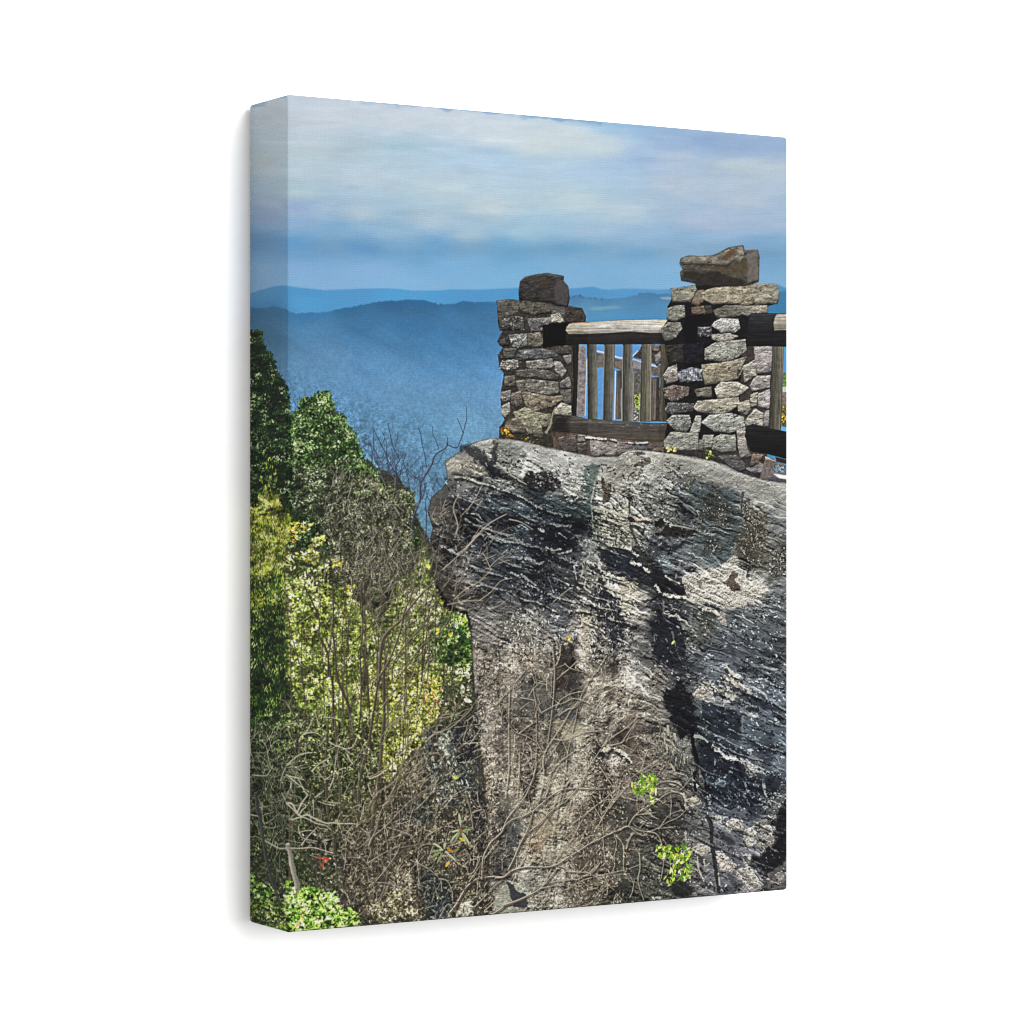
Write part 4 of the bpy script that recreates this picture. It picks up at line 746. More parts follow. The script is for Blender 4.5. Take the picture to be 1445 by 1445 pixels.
    # railing right of it
    blob(ZQ(385,420,425,430,425,640,385,640), (84,148,198), .8); blob(ZQ(385,600,425,600,425,720,385,720), (104,140,52), 1, 2, 4, .95, .5, 3, 12)
    blob(ZQ(375,700,425,700,425,745,375,745), (190,192,198), 1); blob(ZQ(375,740,425,740,425,835,375,835), (122,112,104), 1, 0, 4, 1, .3, 3, 13)
    blob(ZQ(370,840,425,840,425,1010,370,1010), (120,104,52), 1, 1, 3, 1, .5, 3, 14); leaves(ZQ(372,845,425,845,425,1000,372,1000), 60, (2, 4), (1.2, 2.4), ((96,70,40),(196,160,60),(226,196,96),(86,96,50)), seed=15, clump=3)
    blob(ZQ(370,985,425,1000,425,1035,370,1030), (100,160,214), 1)
    wood(ZQ(312,400,392,400,384,700,372,1020,284,1015,296,700), (92,90,78), (126,124,112), (64,60,52), 16)
    wood(ZQ(150,165,330,165,430,168,430,410,118,402,125,250), (36,36,42), (28,28,33), (56,59,70), 17, True)
    wood(ZQ(316,240,326,195,342,172,430,168,430,290,322,292), (168,162,150), (130,122,110), (182,176,164), 18, True)
    blob(ZC(1150,200,1400,270,1400,460,1190,440,1100,400), (120, 108, 106), 1, 1.5, 5, 1, .35, 3, 98)
    blob(ZC(1240,250,1400,275,1400,350,1250,340), (104,124,132), 1, 1, 4, 1, .5, 3, 19); speck(ZC(1240,260,1385,270,1385,330,1250,330), 26, (1.5, 3), (1, 2), ((190,206,214),(50,66,70)), 20)
    blob(ZC(1240,352,1300,356,1400,372,1400,412,1300,395), (244,243,240), 1, 1, 4); blob(ZC(1170,395,1240,385,1300,398,1400,414,1400,462,1190,432), (92,86,96), 1, 1, 4, .95, .2, 3, 21)
    wood(ZQ(108,1060,122,990,165,968,300,1005,430,1030,430,1232,250,1185,150,1170), (26,26,31), (21,20,22), (42,43,50), 22, True)
    blob(ZQ(330,1210,430,1235,430,1268,340,1245), (56,44,36), 1)
# ---------------------------------------------------------------- trees, shrubs and twigs of the print
ZK = zz(345, 640, 7.225); ZL = zz(500, 560, 7.225); ZM = zz(345, 830, 7.225); ZN = zz(520, 760, 7.225); ZO = zz(345, 1010, 7.225); ZP = zz(520, 940, 7.225); ZS = zz(520, 1110, 7.225); ZT = zz(700, 1080, 7.225); ZU = zz(330, 1120, 4.817); ZV = zz(700, 910, 7.225)
GD, GM, GL, GW = (26,44,24), (62,96,48), (128,158,92), (190,206,158)
def paint_trees():
    # everything below the skyline of the left growth starts dark
    base = [(345,760),(352,735),(420,700),(450,660),(520,650),(560,672),(585,700),(592,742),(606,760),(612,790),(618,850),(640,878),(662,880),(672,910),(676,960),(682,1010),(690,1100),(700,1200),(700,1320),(340,1330)]
    blob(base, (58,60,46), 1.5, 5, 8, 1, .35, 6, 1)
    B = Z5(425,1010,450,985,500,940,515,880,560,884,600,862,640,842,690,836,702,872,722,905,725,1000,745,1022,760,988,795,1012,802,1052,850,1092,880,1142,892,1192,930,1282,940,1342,980,1352,1045,1402,1080,1500,1290,1700,1320,1900,400,1900,300,1500)
    blob(B, (34,48,28), 1.2, 4, 6, 1, .4, 5, 2)
    up = Z5(425,1010,450,985,500,940,515,880,600,862,690,836,722,905,745,1022,795,1012,850,1092,892,1192,940,1342,1045,1402,1060,1480,410,1480)
    leaves(B, 2600, (2, 4.6), (1.1, 2.3), ((22,34,18),(34,52,28),(52,78,40),(78,108,56),(112,142,80),(160,180,120)), seed=3, clump=11)
    leaves(up, 2300, (2, 5), (1.1, 2.4), ((30,46,26),(46,68,36),(66,94,48),(92,122,64),(122,148,86),(170,186,134)), seed=4, clump=14, bias=-.06)
    leaves(Z5(430,1000,690,840,730,1000,720,1200,450,1250), 90, (2.5, 5), (1.3, 2.4), (GM, GL, (150,176,110), (186,202,150)), seed=5, clump=10, bias=.05)
    rim = smooth(Z5(430,1010,500,940,515,880,600,862,640,842,690,836,702,872,724,915,728,1000,745,1022,770,985,795,1012,802,1052,850,1092,880,1142,892,1192,930,1282,940,1342,980,1352,1045,1402), 8)
    g = np.random.default_rng(6)
    for x, y in rim:
        for j in range(2):
            leaf(x+g.normal(0, 2), y+g.normal(0, 2), g.uniform(-2.6, -.5), g.uniform(3, 6), g.uniform(1.6, 2.8), col((GD, GM, GL, (60,92,46))[g.integers(4)]))
    # dim, leafy and twiggy middle
    lowB = ZK(300,300,560,120,900,120,1180,240,1440,420,1445,900,1000,1000,700,640,460,560,320,420)
    blob(lowB, (48,52,42), 14, 16, 12, .7, .3, 5, 7)
    leaves(lowB, 1900, (1.6, 4.2), (.9, 2.), ((28,32,26),(48,54,40),(72,82,58),(104,112,82),(150,156,124),(196,198,172)), seed=8, clump=8, bias=-.12)
    # the tall tree wrapping onto the side
    A = Z5(100,405,160,404,200,422,232,430,250,500,266,562,300,576,322,622,352,722,400,772,416,832,430,942,440,1100,450,1500,440,1700,100,1900)
    blob(A, (24,40,22), 1.2, 4, 6, 1, .4, 5, 9)
    leaves(A, 2400, (2, 5), (1.1, 2.3), ((20,30,18),(30,48,26),(46,70,36),(72,98,52),(110,134,82),(160,174,130)), seed=10, clump=11, bias=-.14)
    rim = smooth(Z5(200,422,232,430,250,500,266,562,300,576,322,622,352,722,400,772,416,832,430,942,440,1100,450,1300), 9)
    for x, y in rim:
        leaf(x+g.normal(0, 1.5), y+g.normal(0, 2), g.uniform(-2.4, -.4), g.uniform(3, 6), g.uniform(1.5, 2.6), col((GD, GM, (40,66,32))[g.integers(3)]))
    # thicket of bare twigs in front of the dark middle
    tw = ZL(60,800,330,890,560,960,600,1100,590,1445,520,1900,-200,1900,-300,1300)
    blob(tw, (62,60,50), 16, 16, 12, .7, .3, 5, 11)
    leaves(tw, 2400, (1.6, 4.), (.8, 1.8), ((30,30,24),(54,56,42),(88,92,64),(132,134,98),(184,182,154)), seed=12, clump=7, bias=-.05)
    leaves(ZL(0,620,180,720,330,900,560,980,600,1100,560,1150,300,1060,0,980), 260, (2, 5), (1.3, 2.5), ((40,54,30),(70,90,48),(112,132,76),(168,182,128)), seed=13, clump=8)
def paint_yellow():
    # light green and yellow growth in the valley of the picture
    Y1 = ZM(380,-60,560,-100,760,0,1000,-20,1120,120,1300,240,1370,420,1240,640,1180,1000,1300,1250,1200,1400,900,1420,560,1200,420,900)
    blob(Y1, (86,96,48), 6, 9, 9, .85, .35, 5, 20)
    leaves(Y1, 3000, (2.6, 6.2), (1.4, 3.), ((52,62,28),(86,100,44),(124,140,60),(164,174,82),(204,206,112),(230,228,172)), seed=21, clump=12, bias=.02)
    Y2 = ZN(300,420,480,330,560,60,620,200,640,380,720,560,760,720,900,740,1000,800,1050,1050,1050,1290,960,1445,200,1445,0,1300,60,900,220,700)
    blob(Y2, (98,106,62), 5, 8, 9, .8, .35, 5, 22)
    leaves(Y2, 2600, (2.4, 5.6), (1.3, 2.8), ((62,72,38),(98,112,56),(134,148,74),(170,178,98),(206,206,136),(230,228,192)), seed=23, clump=11, bias=.02)
    Y3 = ZN(600,1020,800,780,900,735,1000,790,1050,1050,1050,1300,900,1330,680,1240)
    blob(Y3, (38,66,28), 3, 6, 7, .9, .35, 5, 24)
    leaves(Y3, 800, (2.4, 5.2), (1.3, 2.8), ((26,44,22),(46,76,34),(74,108,46),(108,138,58),(154,178,92),(206,216,158)), seed=25, clump=9, bias=.0)
    leaves(ZN(470,1080,640,1090,660,1230,480,1260), 60, (2, 5), (1.4, 2.6), ((30,40,26),(44,56,34),(60,74,42)), seed=26)
    for x, y, c in ((705,930,(236,196,70)), (830,980,(216,206,84)), (600,975,(226,190,90)), (890,890,(232,234,222)), (690,850,(224,226,214)), (420,720,(226,226,216)), (330,460,(214,212,200)), (735,640,(196,196,74)), (975,830,(178,196,70)), (605,280,(222,222,90))):
        q = ZN(x, y)[0]; leaf(q[0], q[1], .9, 8, 5, col(c)); leaf(q[0]+2, q[1]+2, 2, 6, 3, col(c)*.9)
    Y4 = ZP(0,0,520,0,700,120,740,320,700,520,620,640,540,800,400,900,330,1200,150,1150,100,700,0,600)
    blob(Y4, (104,104,54), 5, 9, 9, .85, .35, 5, 27)
    leaves(Y4, 1700, (2.6, 6.4), (1.4, 3.), ((58,66,30),(100,110,46),(144,152,64),(184,186,84),(214,210,124),(232,228,186)), seed=28, clump=11, bias=.04)
    leaves(ZP(560,100,740,100,780,420,640,560,520,420), 130, (3, 7), (1.6, 3), ((96,110,44),(150,158,60),(196,192,80),(230,226,170),(202,150,110)), seed=29, clump=8)
    Y5 = ZP(700,0,1040,-20,1060,300,1000,420,860,560,740,420)
    leaves(Y5, 260, (2, 6), (1.2, 2.6), ((60,72,40),(104,112,66),(150,152,104),(206,204,176),(84,80,56)), seed=30, clump=8)
    for x, y, t in ((1010,350,.4), (960,230,1.4), (1010,90,1.3)): q = ZP(x, y)[0]; leaf(q[0], q[1], t, 13, 6, col((214,212,188)))
    # willowy yellow plant on the left edge
    V = ZK(20,600,40,480,80,560,120,560,150,400,190,420,215,330,250,440,300,420,340,430,370,560,390,600,430,590,470,650,440,900,400,1100,420,1445,20,1445)
    blob(V, (92,104,36), 4, 14, 9, .95, .35, 5, 31)
    leaves(V, 2200, (3, 8), (1, 2), ((56,72,26),(92,112,36),(128,144,44),(160,172,58),(186,190,78),(196,196,120)), (1.1, 2.1), 32, 9, .03)
    leaves(ZK(20,560,150,430,330,440,440,640,430,800,20,800), 200, (3, 7), (1, 2), ((140,160,52),(172,180,66),(196,194,96),(188,170,74)), (1.1, 2.1), 33, 7)
    leaves(ZK(150,300,200,60,330,60,340,430,180,430), 50, (3, 7), (1.2, 2.2), ((70,100,34),(130,148,48),(172,178,66)), (1, 2), 34, 7)
    V2 = ZM(20,-120,400,-120,430,200,420,640,440,1000,300,1300,20,1445)
    blob(V2, (34,52,24), 6, 9, 8, .95, .35, 5, 35)
    leaves(V2, 1400, (3, 8), (1, 2.1), ((24,36,18),(42,66,28),(68,98,40),(100,130,52),(140,160,76),(182,192,118)), (1.1, 2.1), 36, 10, -.06)
    leaves(ZM(20,-120,430,-120,430,240,20,240), 420, (3, 8), (1, 2), ((44,64,24),(82,108,36),(122,140,48),(160,166,66)), (1.1, 2.1), 37, 8)
    for P, n in ((ZK(450,720,560,690,690,720,680,800,560,830,520,940,430,880), 60), (ZK(690,880,760,800,840,860,780,940,700,960,740,1020,640,1000), 44), (ZK(620,1040,700,1060,680,1120,600,1100), 12), (ZK(880,1080,980,1070,1060,1130,900,1160), 22), (ZK(1040,1330,1130,1330,1100,1445,1040,1445), 20)):
        leaves(P, int(n*1.5), (3, 6.5), (1.5, 2.8), ((128,138,46),(172,178,64),(206,206,92),(228,224,156),(206,180,76)), (-.6, 1.6), 38+n, 5, .1)
    leaves(ZK(400,1000,860,1000,860,1445,420,1445), 420, (3, 7), (1.3, 2.6), ((66,80,34),(110,126,54),(156,166,80),(196,198,124),(222,218,176)), (0, 6.28), 39, 9, -.02)
def paint_low():
    U = ZO(40,-20,1445,-60,1445,1445,40,1445)
    blob(ZO(20,200,560,160,900,200,1200,420,1300,700,1300,1445,20,1445), (44,47,34), 10, 12, 10, .85, .3, 6, 40)
    leaves(ZO(400,-40,1445,-40,1300,500,900,620,420,420), 700, (2, 6), (1.2, 2.6), ((40,46,28),(64,72,42),(98,108,62),(140,146,92),(186,184,140)), (0, 6.28), 41, 9, -.08)
    leaves(ZO(20,-40,420,-40,420,700,360,1300,20,1445), 600, (3, 7), (1, 2), ((22,30,18),(36,50,26),(56,78,36),(88,112,52),(134,152,78)), (1, 2.2), 42, 9, -.15)
    leaves(ZO(200,300,1300,300,1300,1300,200,1300), 520, (2, 5), (1, 2), ((30,32,24),(50,52,38),(72,74,52),(104,104,80)), (0, 6.28), 43, 8, -.05)
    blob(ZO(430,640,560,700,640,860,560,960,440,880), (40,44,44), 8, 8, 8, .7, seed=44); blob(ZO(560,1130,900,1180,1100,1180,1120,1300,700,1340,500,1260), (36,36,36), 8, 8, 8, .75, seed=45)
    blob(ZO(1000,900,1120,880,1120,1040,1010,1060), (122,126,98), 6, 6, 6, .5, seed=46)
    # brown scrub at the foot, left of the cliff
    W = [(470,1130),(560,1085),(600,1050),(640,1060),(680,1080),(690,1180),(696,1320),(470,1320),(480,1240)]
    blob(W, (70,65,56), 8, 12, 10, .8, .35, 5, 47)
    blob(ZP(560,620,760,640,860,560,1060,520,1110,700,1130,1000,1150,1445,700,1445,560,1000), (56,60,58), 6, 9, 8, .85, .4, 5, 48)
    blob(ZP(840,620,1000,500,1080,440,1100,700,1110,960,1020,1000,900,960,860,800), (36,35,38), 5, 14, 8, .8, .3, 5, 49)
    lump(ZP(670,800,760,690,830,640,830,760,760,860,680,860), (134,140,122), .7, 50, 4, .3); lump(ZP(760,860,840,800,900,860,880,960,800,940), (88,98,94), .6, 51, 4)
    blob(ZS(400,150,620,120,640,300,520,420,400,320), (46,52,50), 8, 8, 8, .8, .4, 5, 52)
    blob(ZS(520,820,720,900,860,1000,880,1200,700,1360,600,1300,540,1100,480,900), (42,48,48), 6, 8, 8, .88, .45, 4, 53)
    blob(ZS(640,1200,800,1150,850,1220,760,1360,600,1360,620,1280), (56,64,68), 4, 6, 7, .8, .3, 4, 54)
    blob(ZS(1060,100,1180,60,1210,300,1190,520,1080,500,1050,300), (38,38,40), 4, 7, 7, .8, .4, 4, 55)
    blob(ZS(1060,500,1180,480,1160,760,1130,900,1000,880,960,760), (50,48,44), 4, 7, 7, .75, .3, 4, 56)
    lump(ZS(880,1330,940,1220,1000,1140,1070,1170,1060,1260,980,1340), (168,166,146), .85, 57, 4, .3)
    lump(ZS(1290,1200,1340,1060,1445,960,1600,1000,1600,1300,1290,1300), (158,160,142), .7, 58, 5, .3)
    leaves(ZS(150,1080,330,1020,480,1120,500,1300,420,1340,100,1380,0,1380,0,1250), 360, (2, 6), (1.4, 2.8), ((52,48,36),(84,80,56),(126,120,84),(170,162,118),(206,198,164)), (0, 6.28), 59, 7)
    leaves(ZS(280,820,420,860,460,1080,300,1080), 120, (2, 5), (1.2, 2.4), ((110,98,80),(160,148,122),(196,184,160)), (0, 6.28), 60, 6)
    flecks(W, 1500, (2, 6), (.9, 2), .55, (0, 0, 0), (1.2, .9), 61, 9, -.04)
    flecks(W, 1500, (1.5, 5), (.9, 1.8), 1.3, (64, 58, 50), (1., 1.), 62, 8, .0)
    flecks(ZP(560,620,1110,500,1150,1445,700,1445), 420, (2, 6), (.9, 1.8), 1.4, (60, 62, 58), (1.4, .6), 63, 8, .0)
    # bright laurel in the corner
    R = ZU(90,540,120,530,160,600,210,620,280,640,310,700,340,720,350,660,430,640,480,620,540,640,560,670,620,660,700,670,710,740,720,800,800,760,820,800,870,850,840,900,380,960,90,900)
    blob(R, (44,62,26), 2, 5, 6, .97, .4, 5, 64)
    leaves(R, 420, (5, 11), (2, 3.8), ((30,46,18),(56,84,30),(88,128,44),(126,166,62),(166,200,92),(206,226,150)), (-1.2, 1.4), 65, 9, .05)
    leaves(ZU(350,640,540,640,700,690,720,780,850,850,820,880,380,920,340,780), 260, (5, 12), (2.2, 4), ((70,108,38),(104,150,54),(140,184,74),(176,206,104),(214,228,160)), (-1.2, 1.6), 66, 8, .08)
    leaves(ZU(90,700,340,740,360,930,90,890), 110, (4, 9), (1.8, 3), ((34,48,18),(64,84,30),(110,126,48),(160,166,80)), (-1., 1.8), 67, 7, -.05)
    leaves(ZU(330,590,390,590,380,640,330,640), 12, (4, 8), (2, 3), ((120,150,56),(160,190,90)), seed=68)
    stroke(ZU(430,900,460,850,470,820), 2.4, 1.6, (206,150,100), .9, 4)
def branch(p, w):
    stroke([(x+1.8, y+2.) for x, y in p], w*.9, w*.6, (40,36,32), .5, 5, None, .3, .9)
    stroke(p, w*.85, w*.42, (96,84,72) if w > 1.9 else (150,138,118), .97, 5, (218,208,188), .15)
def grain(poly, k, lift, sc, seed):
    """leaf-and-litter texture over broad washes"""
    S, X, Y = region(poly)
    m = sm(-10, 12, sdf(poly, X, Y))
    n = fbm(X/sc, Y/sc, 4, seed, .62); n2 = ridged(X/(sc*2.2)+fbm(X/9, Y/9, 2, seed+1)*2, Y/(sc*2.6), 3, seed+3)-.62
    f = 1+m*k*(2.6*n+1.1*n2+.7*fbm(X/22, Y/22, 3, seed+5))
    C = IMG[S]*np.clip(f, .3, 1.9)[..., None]
    h = (m*sm(.12, .3, n+.5*n2)*lift)[..., None]
    IMG[S] = np.clip(C+h*(np.float32([.78, .75, .64])-C), .015, .95)
def paint_twigs():
    g = np.random.default_rng(70)
    PL, BR, DK = (176,166,146), (122,108,92), (70,60,52)
    def many(poly, n, th, L, w, cs, depth=1, bend=.13, fork=.35):
        for x, y in inside(poly, n, g):
            c = np.array(cs[g.integers(len(cs))])*(1+g.normal(0, .1)); t = g.normal(*th)
            twig(x, y, t, g.uniform(*L), g.uniform(*w), tuple(np.clip(c, 20, 235)), g, depth, bend, None, .85, fork)
    up = (-1.35, .35)
    # crowns of bare shrubs against the hills
    for p, w in ((ZL(600,1445,590,1300,630,1150,672,1050,675,900,700,840,750,760,790,690,810,620,850,570,920,530,950,490,940,470), 3.4), (ZL(950,490,1040,520,1080,450,1110,370,1130,280,1145,230,1142,100), 1.5), (ZL(1110,370,1080,290,1050,220), 1.), (ZL(950,500,950,410), 1.), (ZL(860,530,830,440,800,380,800,300), 1.), (ZL(735,720,720,600,690,480,680,390,650,310), 1.2), (ZL(690,1040,720,950,715,880), 1.6), (ZL(730,1445,735,1200,725,1080,760,940), 1.6),
                 (ZL(440,1000,430,800,425,700,460,640,400,520,370,400,340,270), 1.8), (ZL(460,650,490,600,530,590), 1), (ZL(410,520,440,430,445,360), .9), (ZL(360,900,350,760,325,600,280,500,240,420,200,340), 1.5), (ZL(280,490,310,420,290,370), .9), (ZL(325,600,330,480,310,430), 1), (ZL(300,860,250,720,200,560,195,330), 1.2), (ZL(240,700,180,620,90,520), .9), (ZL(260,640,215,560,160,470), .8), (ZL(425,780,350,660,330,580), 1.2), (ZL(460,930,470,780,500,660,530,570), 1.1), (ZL(560,900,540,780,500,680), .9), (ZL(650,830,560,800,545,690), .9), (ZL(440,740,380,640,330,590), 1), (ZL(870,650,900,580,920,560), .8), (ZL(690,860,620,820,540,740), .9), (ZL(790,690,840,680,870,650), .8), (ZL(880,920,840,840,825,760), .9), (ZL(770,1060,740,1000,720,880), 1), (ZL(820,980,800,920), .8)):
        stroke(p, w, max(.7, w*.45), (52,54,72), .92, 4, (96,96,110) if w > 2 else None)
    many(ZL(150,500,560,700,560,960,300,880,180,700), 40, (-1.4, .45), (12, 26), (.6, 1), ((58,62,84),(70,74,94)), 1)
    many(ZL(560,700,880,880,780,1040,620,1100,600,900), 26, (-1.4, .5), (8, 20), (.6, 1), ((60,66,90),), 1)
    leaves(ZL(560,960,660,1000,640,1200,590,1150), 20, (2, 4), (1.4, 2.4), ((80,96,60),(140,152,100)), seed=71)
    # thicket
    many([(470,660),(560,690),(584,740),(590,800),(560,850),(500,840),(470,780),(450,720)], 520, (-1.35, .6), (8, 26), (.5, .95), ((148,142,126),(190,184,166),(96,92,80),(44,40,34)), 1)
    many([(520,760),(600,780),(640,880),(620,940),(540,950),(500,880)], 300, (-1.15, .5), (12, 36), (.55, 1.1), ((120,112,94),(150,144,122),(70,62,54),(54,48,42)), 1)
    many(ZM(500,0,1445,0,1445,1445,500,1445), 120, (-1.3, .6), (12, 40), (.7, 1.4), ((120,114,90),(164,158,132),(74,66,54)), 1)
    # stems of the shrubs in the middle
    for x in g.uniform(408, 640, 46):
        y1 = g.uniform(1000, 1260); y0 = y1-g.uniform(120, 330)
        if x > 560: y1 -= 90; y0 -= 60
        dx = g.normal(6, 14)
        stroke([(x, y1), (x+dx*.2+g.normal(0, 2), y1*.6+y0*.4), (x+dx*.6+g.normal(0, 3), y1*.3+y0*.7), (x+dx, max(y0, 770))], g.uniform(1.1, 2.), .7, ((58,50,42),(72,64,52),(90,80,66))[g.integers(3)], .9, 4, (120,110,92) if g.random() < .5 else None, .3)
    for p, w0, w1 in ((ZM(610,-20,700,160,765,330,762,480,840,640,868,850,900,1000,905,1445), 2.6, 5.5), (ZM(905,-20,905,300,885,500,858,700,850,900), 2, 4), (ZM(890,450,920,600,945,900,1010,1080,1060,1200,1090,1420), 3.4, 6.5), (ZM(1190,0,1205,400,1180,700,1192,1000,1180,1300,1160,1445), 2.4, 4.4), (ZM(1240,500,1230,800,1200,1000), 2, 3.2), (ZM(1445,480,1390,700,1355,1000,1310,1300,1290,1445), 3, 7), (ZM(1445,700,1420,900,1430,1445), 4, 7), (ZM(800,400,850,560,930,700), 2, 3), (ZM(580,400,580,700,575,960), 1.4, 2), (ZM(760,480,840,640), 2, 2.6), (ZM(1200,300,1180,160,1190,0), 2.4, 1.6)):
        stroke(p, w0*.7, w1*.62, (60,52,44), .95, 5, (124,112,94), .5)
    for p, w0, w1 in ((ZO(858,-20,838,250,830,420,832,700,850,1000,895,1180,925,1445), 4.4, 6), (ZO(918,-20,940,250,965,560,975,880,990,1100), 4, 4.5), (ZO(1310,-20,1280,200,1240,380,1190,560,1165,760,1160,1000,1175,1250), 6.5, 7), (ZO(1430,-20,1400,250,1385,520,1345,800,1320,1000,1290,1250,1300,1445), 7, 10), (ZO(1080,-10,1110,200,1120,400), 5, 3), (ZO(550,0,560,300,590,560,700,850,800,1050), 2.4, 5), (ZO(1100,600,1140,900,1160,1100), 2, 3)):
        stroke(p, w0*.62, w1*.62, (70,62,50), .92, 5, (126,116,96), .5)
    for p, w0, w1 in ((ZN(110,1445,120,1200,160,1000,330,830,380,760,520,590,640,470,720,390), 7, 2.4), (ZN(120,1400,230,1200,330,920,360,760,430,600,470,480), 5, 2), (ZN(240,1445,260,1260,400,1060,560,880,620,760), 3.6, 1.8), (ZN(280,1445,400,1290,560,1080,720,970,790,880,850,740,880,600,940,420), 3.2, 1.8), (ZN(430,1230,520,1180,600,1070), 2, 1.4), (ZN(600,1445,610,1280,620,1000,600,900), 2.4, 1.6), (ZN(340,740,300,640,290,500,340,440), 2, 1.2), (ZN(740,330,870,220,960,130,1010,80,1070,0), 2.4, 1.4), (ZN(590,900,680,640,790,470,880,330,900,240), 1.8, 1.1), (ZN(900,620,1000,560,1120,450,1230,390), 3, 1.6), (ZN(870,660,960,680,1060,640,1150,640), 1.8, 1.2), (ZN(1210,90,1130,190,1000,270), 1.4, 1), (ZN(980,290,1080,220,1200,160,1320,110), 1.4, 1), (ZN(1180,160,1240,290,1330,250,1440,220), 1.2, 1), (ZN(890,620,890,520,950,400,1000,260), 1.6, 1), (ZN(1190,660,1300,520), 1.3, .8), (ZN(1260,720,1340,690,1420,640), 1.4, .8), (ZN(1390,700,1370,880,1400,1010), 1.2, .8), (ZN(730,60,690,330,720,420), 1.6, 1.4), (ZN(650,230,700,120,740,60), 1.2, .9)):
        stroke(p, w0*.7, w1*.75, (68,58,50), .93, 5, (150,138,120), .3)
    # pale bare branches over the rock, upper left
    for p, w in ((Z8(260,880,330,830,400,750,470,680,540,635,600,605), 2), (Z8(300,870,430,730,500,690), 1.2), (Z8(430,700,480,710,600,740,640,745), 1.2), (Z8(400,560,440,500,370,530,330,600), 1), (Z8(290,620,370,530,440,400,450,360), 1.1), (Z8(620,640,700,660,780,710), 1.6), (Z8(170,980,280,880,380,780), 1.6), (Z8(490,970,460,900,440,870), 1.4), (Z8(490,960,560,900,640,900), 1.1), (Z8(440,920,530,880), 1), (Z8(250,1180,330,1110,420,1060,500,980), 1.5), (Z8(420,1190,500,1130,560,1060,640,1040), 1.2), (Z8(920,1200,980,1150,1030,1110), 1.3), (Z8(480,1250,560,1220,610,1180), 1), (Z8(250,760,270,680,240,560,280,470), 2.4), (Z8(200,1220,300,1200,380,1190,440,1195), 1.2)):
        stroke(p, w, w*.6, (150,140,124), .9, 4, (196,188,170))
    many(Z8(80,480,300,560,320,900,280,1180,140,1100,90,760), 110, (-1.3, .7), (6, 18), (.5, 1.), ((140,128,108),(176,164,142),(86,76,66),(52,46,42)), 1)
    many(Z8(240,700,700,640,640,960,420,1180,200,1150), 34, (-.75, .35), (10, 30), (.5, 1.), ((150,142,128),(120,112,102),(172,164,150)), 1)
    # pale tangle over the dim lower left
    many(ZO(20,100,1300,0,1300,1445,20,1445), 380, (-1.3, .9), (8, 28), (.55, 1.), ((166,162,138),(204,198,174),(112,108,86),(84,82,64)), 1, .3)
    many(ZO(40,300,500,300,500,1400,40,1400), 70, (1.2, .6), (12, 36), (.7, 1.2), ((128,130,110),(96,98,80)), 1, .25)
    for p, w in ((ZO(450,890,490,905,560,1020,640,1012,720,1050,830,1095,900,1092,1000,1100,1120,1102,1150,1120), 2.6), (ZO(440,900,500,960,560,1020), 2.2), (ZO(480,1060,560,1040,620,1042,740,1100,830,1120,880,1165), 1.8), (ZO(560,1010,590,960,625,930,610,900,570,905), 1.8), (ZO(540,980,590,880,640,810,610,770,590,720,550,650), 2), (ZO(435,610,520,630,605,652), 2), (ZO(430,600,560,710,655,775), 1.6), (ZO(370,660,400,570,430,520,480,460,560,400,640,380,690,378), 1.8), (ZO(690,565,740,510,790,470,845,450), 1.6), (ZO(860,755,900,660,915,590,935,400), 1.6), (ZO(610,190,650,130,700,20), 1.6), (ZO(420,95,520,75,560,110,620,50), 1.4), (ZO(560,260,590,200,700,170,800,215), 1.8), (ZO(860,265,940,310,1010,330,1080,390), 1.6), (ZO(1050,400,1080,460,1105,490), 2.4), (ZO(1010,340,1100,320,1150,220), 1.6), (ZO(90,605,210,612,250,580,290,510), 1.6), (ZO(60,1010,150,1030,200,1090,210,1105), 1.8), (ZO(210,1275,290,1320,360,1352,480,1350,560,1352,700,1345,800,1372,900,1402), 2), (ZO(580,1320,640,1240,740,1140), 1.6), (ZO(560,1190,640,1170,720,1180,700,1210), 1.4), (ZO(550,1130,560,1190,600,1250,740,1280), 1.5), (ZO(700,860,705,1020), 1.4), (ZO(1280,640,1380,600,1445,540), 2.2), (ZO(1260,700,1290,800,1310,830), 1.6), (ZO(380,790,430,880,450,890), 1.6), (ZO(180,880,180,960,160,880,130,820), 1.4), (ZO(1040,1200,1110,1110), 1.4), (ZO(1190,1150,1250,1190,1285,1190), 1.6), (ZO(1060,1270,1090,1300,1130,1290), 1.6), (ZO(160,250,220,310,260,500,330,560), 1.2), (ZO(740,560,820,660), 1.2), (ZO(720,830,770,800,810,760), 1.4), (ZO(850,880,930,890,985,888), 1.4)):
        stroke(p, w, w*.6, (176,168,146), .95, 5, (214,206,186), .2)
    stroke(ZU(150,0,160,100,185,200,215,420,250,560,290,680,315,750), 5, 4.4, (58,56,56), .85, 5, (124,120,116), 1.4)
    stroke(ZU(370,350,385,420,400,500,420,580,435,640), 6, 8, (128,122,108), 1, 5, (226,220,204), 1.5)
    for y in range(360, 640, 22): q = ZU(372+(y-350)*.22, y)[0]; leaf(q[0], q[1], .2, 4, 1.2, col((108,102,92)), .7)
    for x, y, t in ((625,440,.2), (612,460,1.6), (600,490,1.2), (640,445,2.6), (585,438,.1)): q = ZU(x, y)[0]; leaf(q[0], q[1], t, 7, 3.4, col((186,64,44)))
    q = ZU(655,440)[0]; leaf(q[0], q[1], .4, 3.5, 2.4, col((226,200,180)))
    for x, y in ((685,478), (660,600), (470,280), (550,278)): q = ZU(x, y)[0]; leaf(q[0], q[1], 1., 5, 2.2, col((206,200,186)))
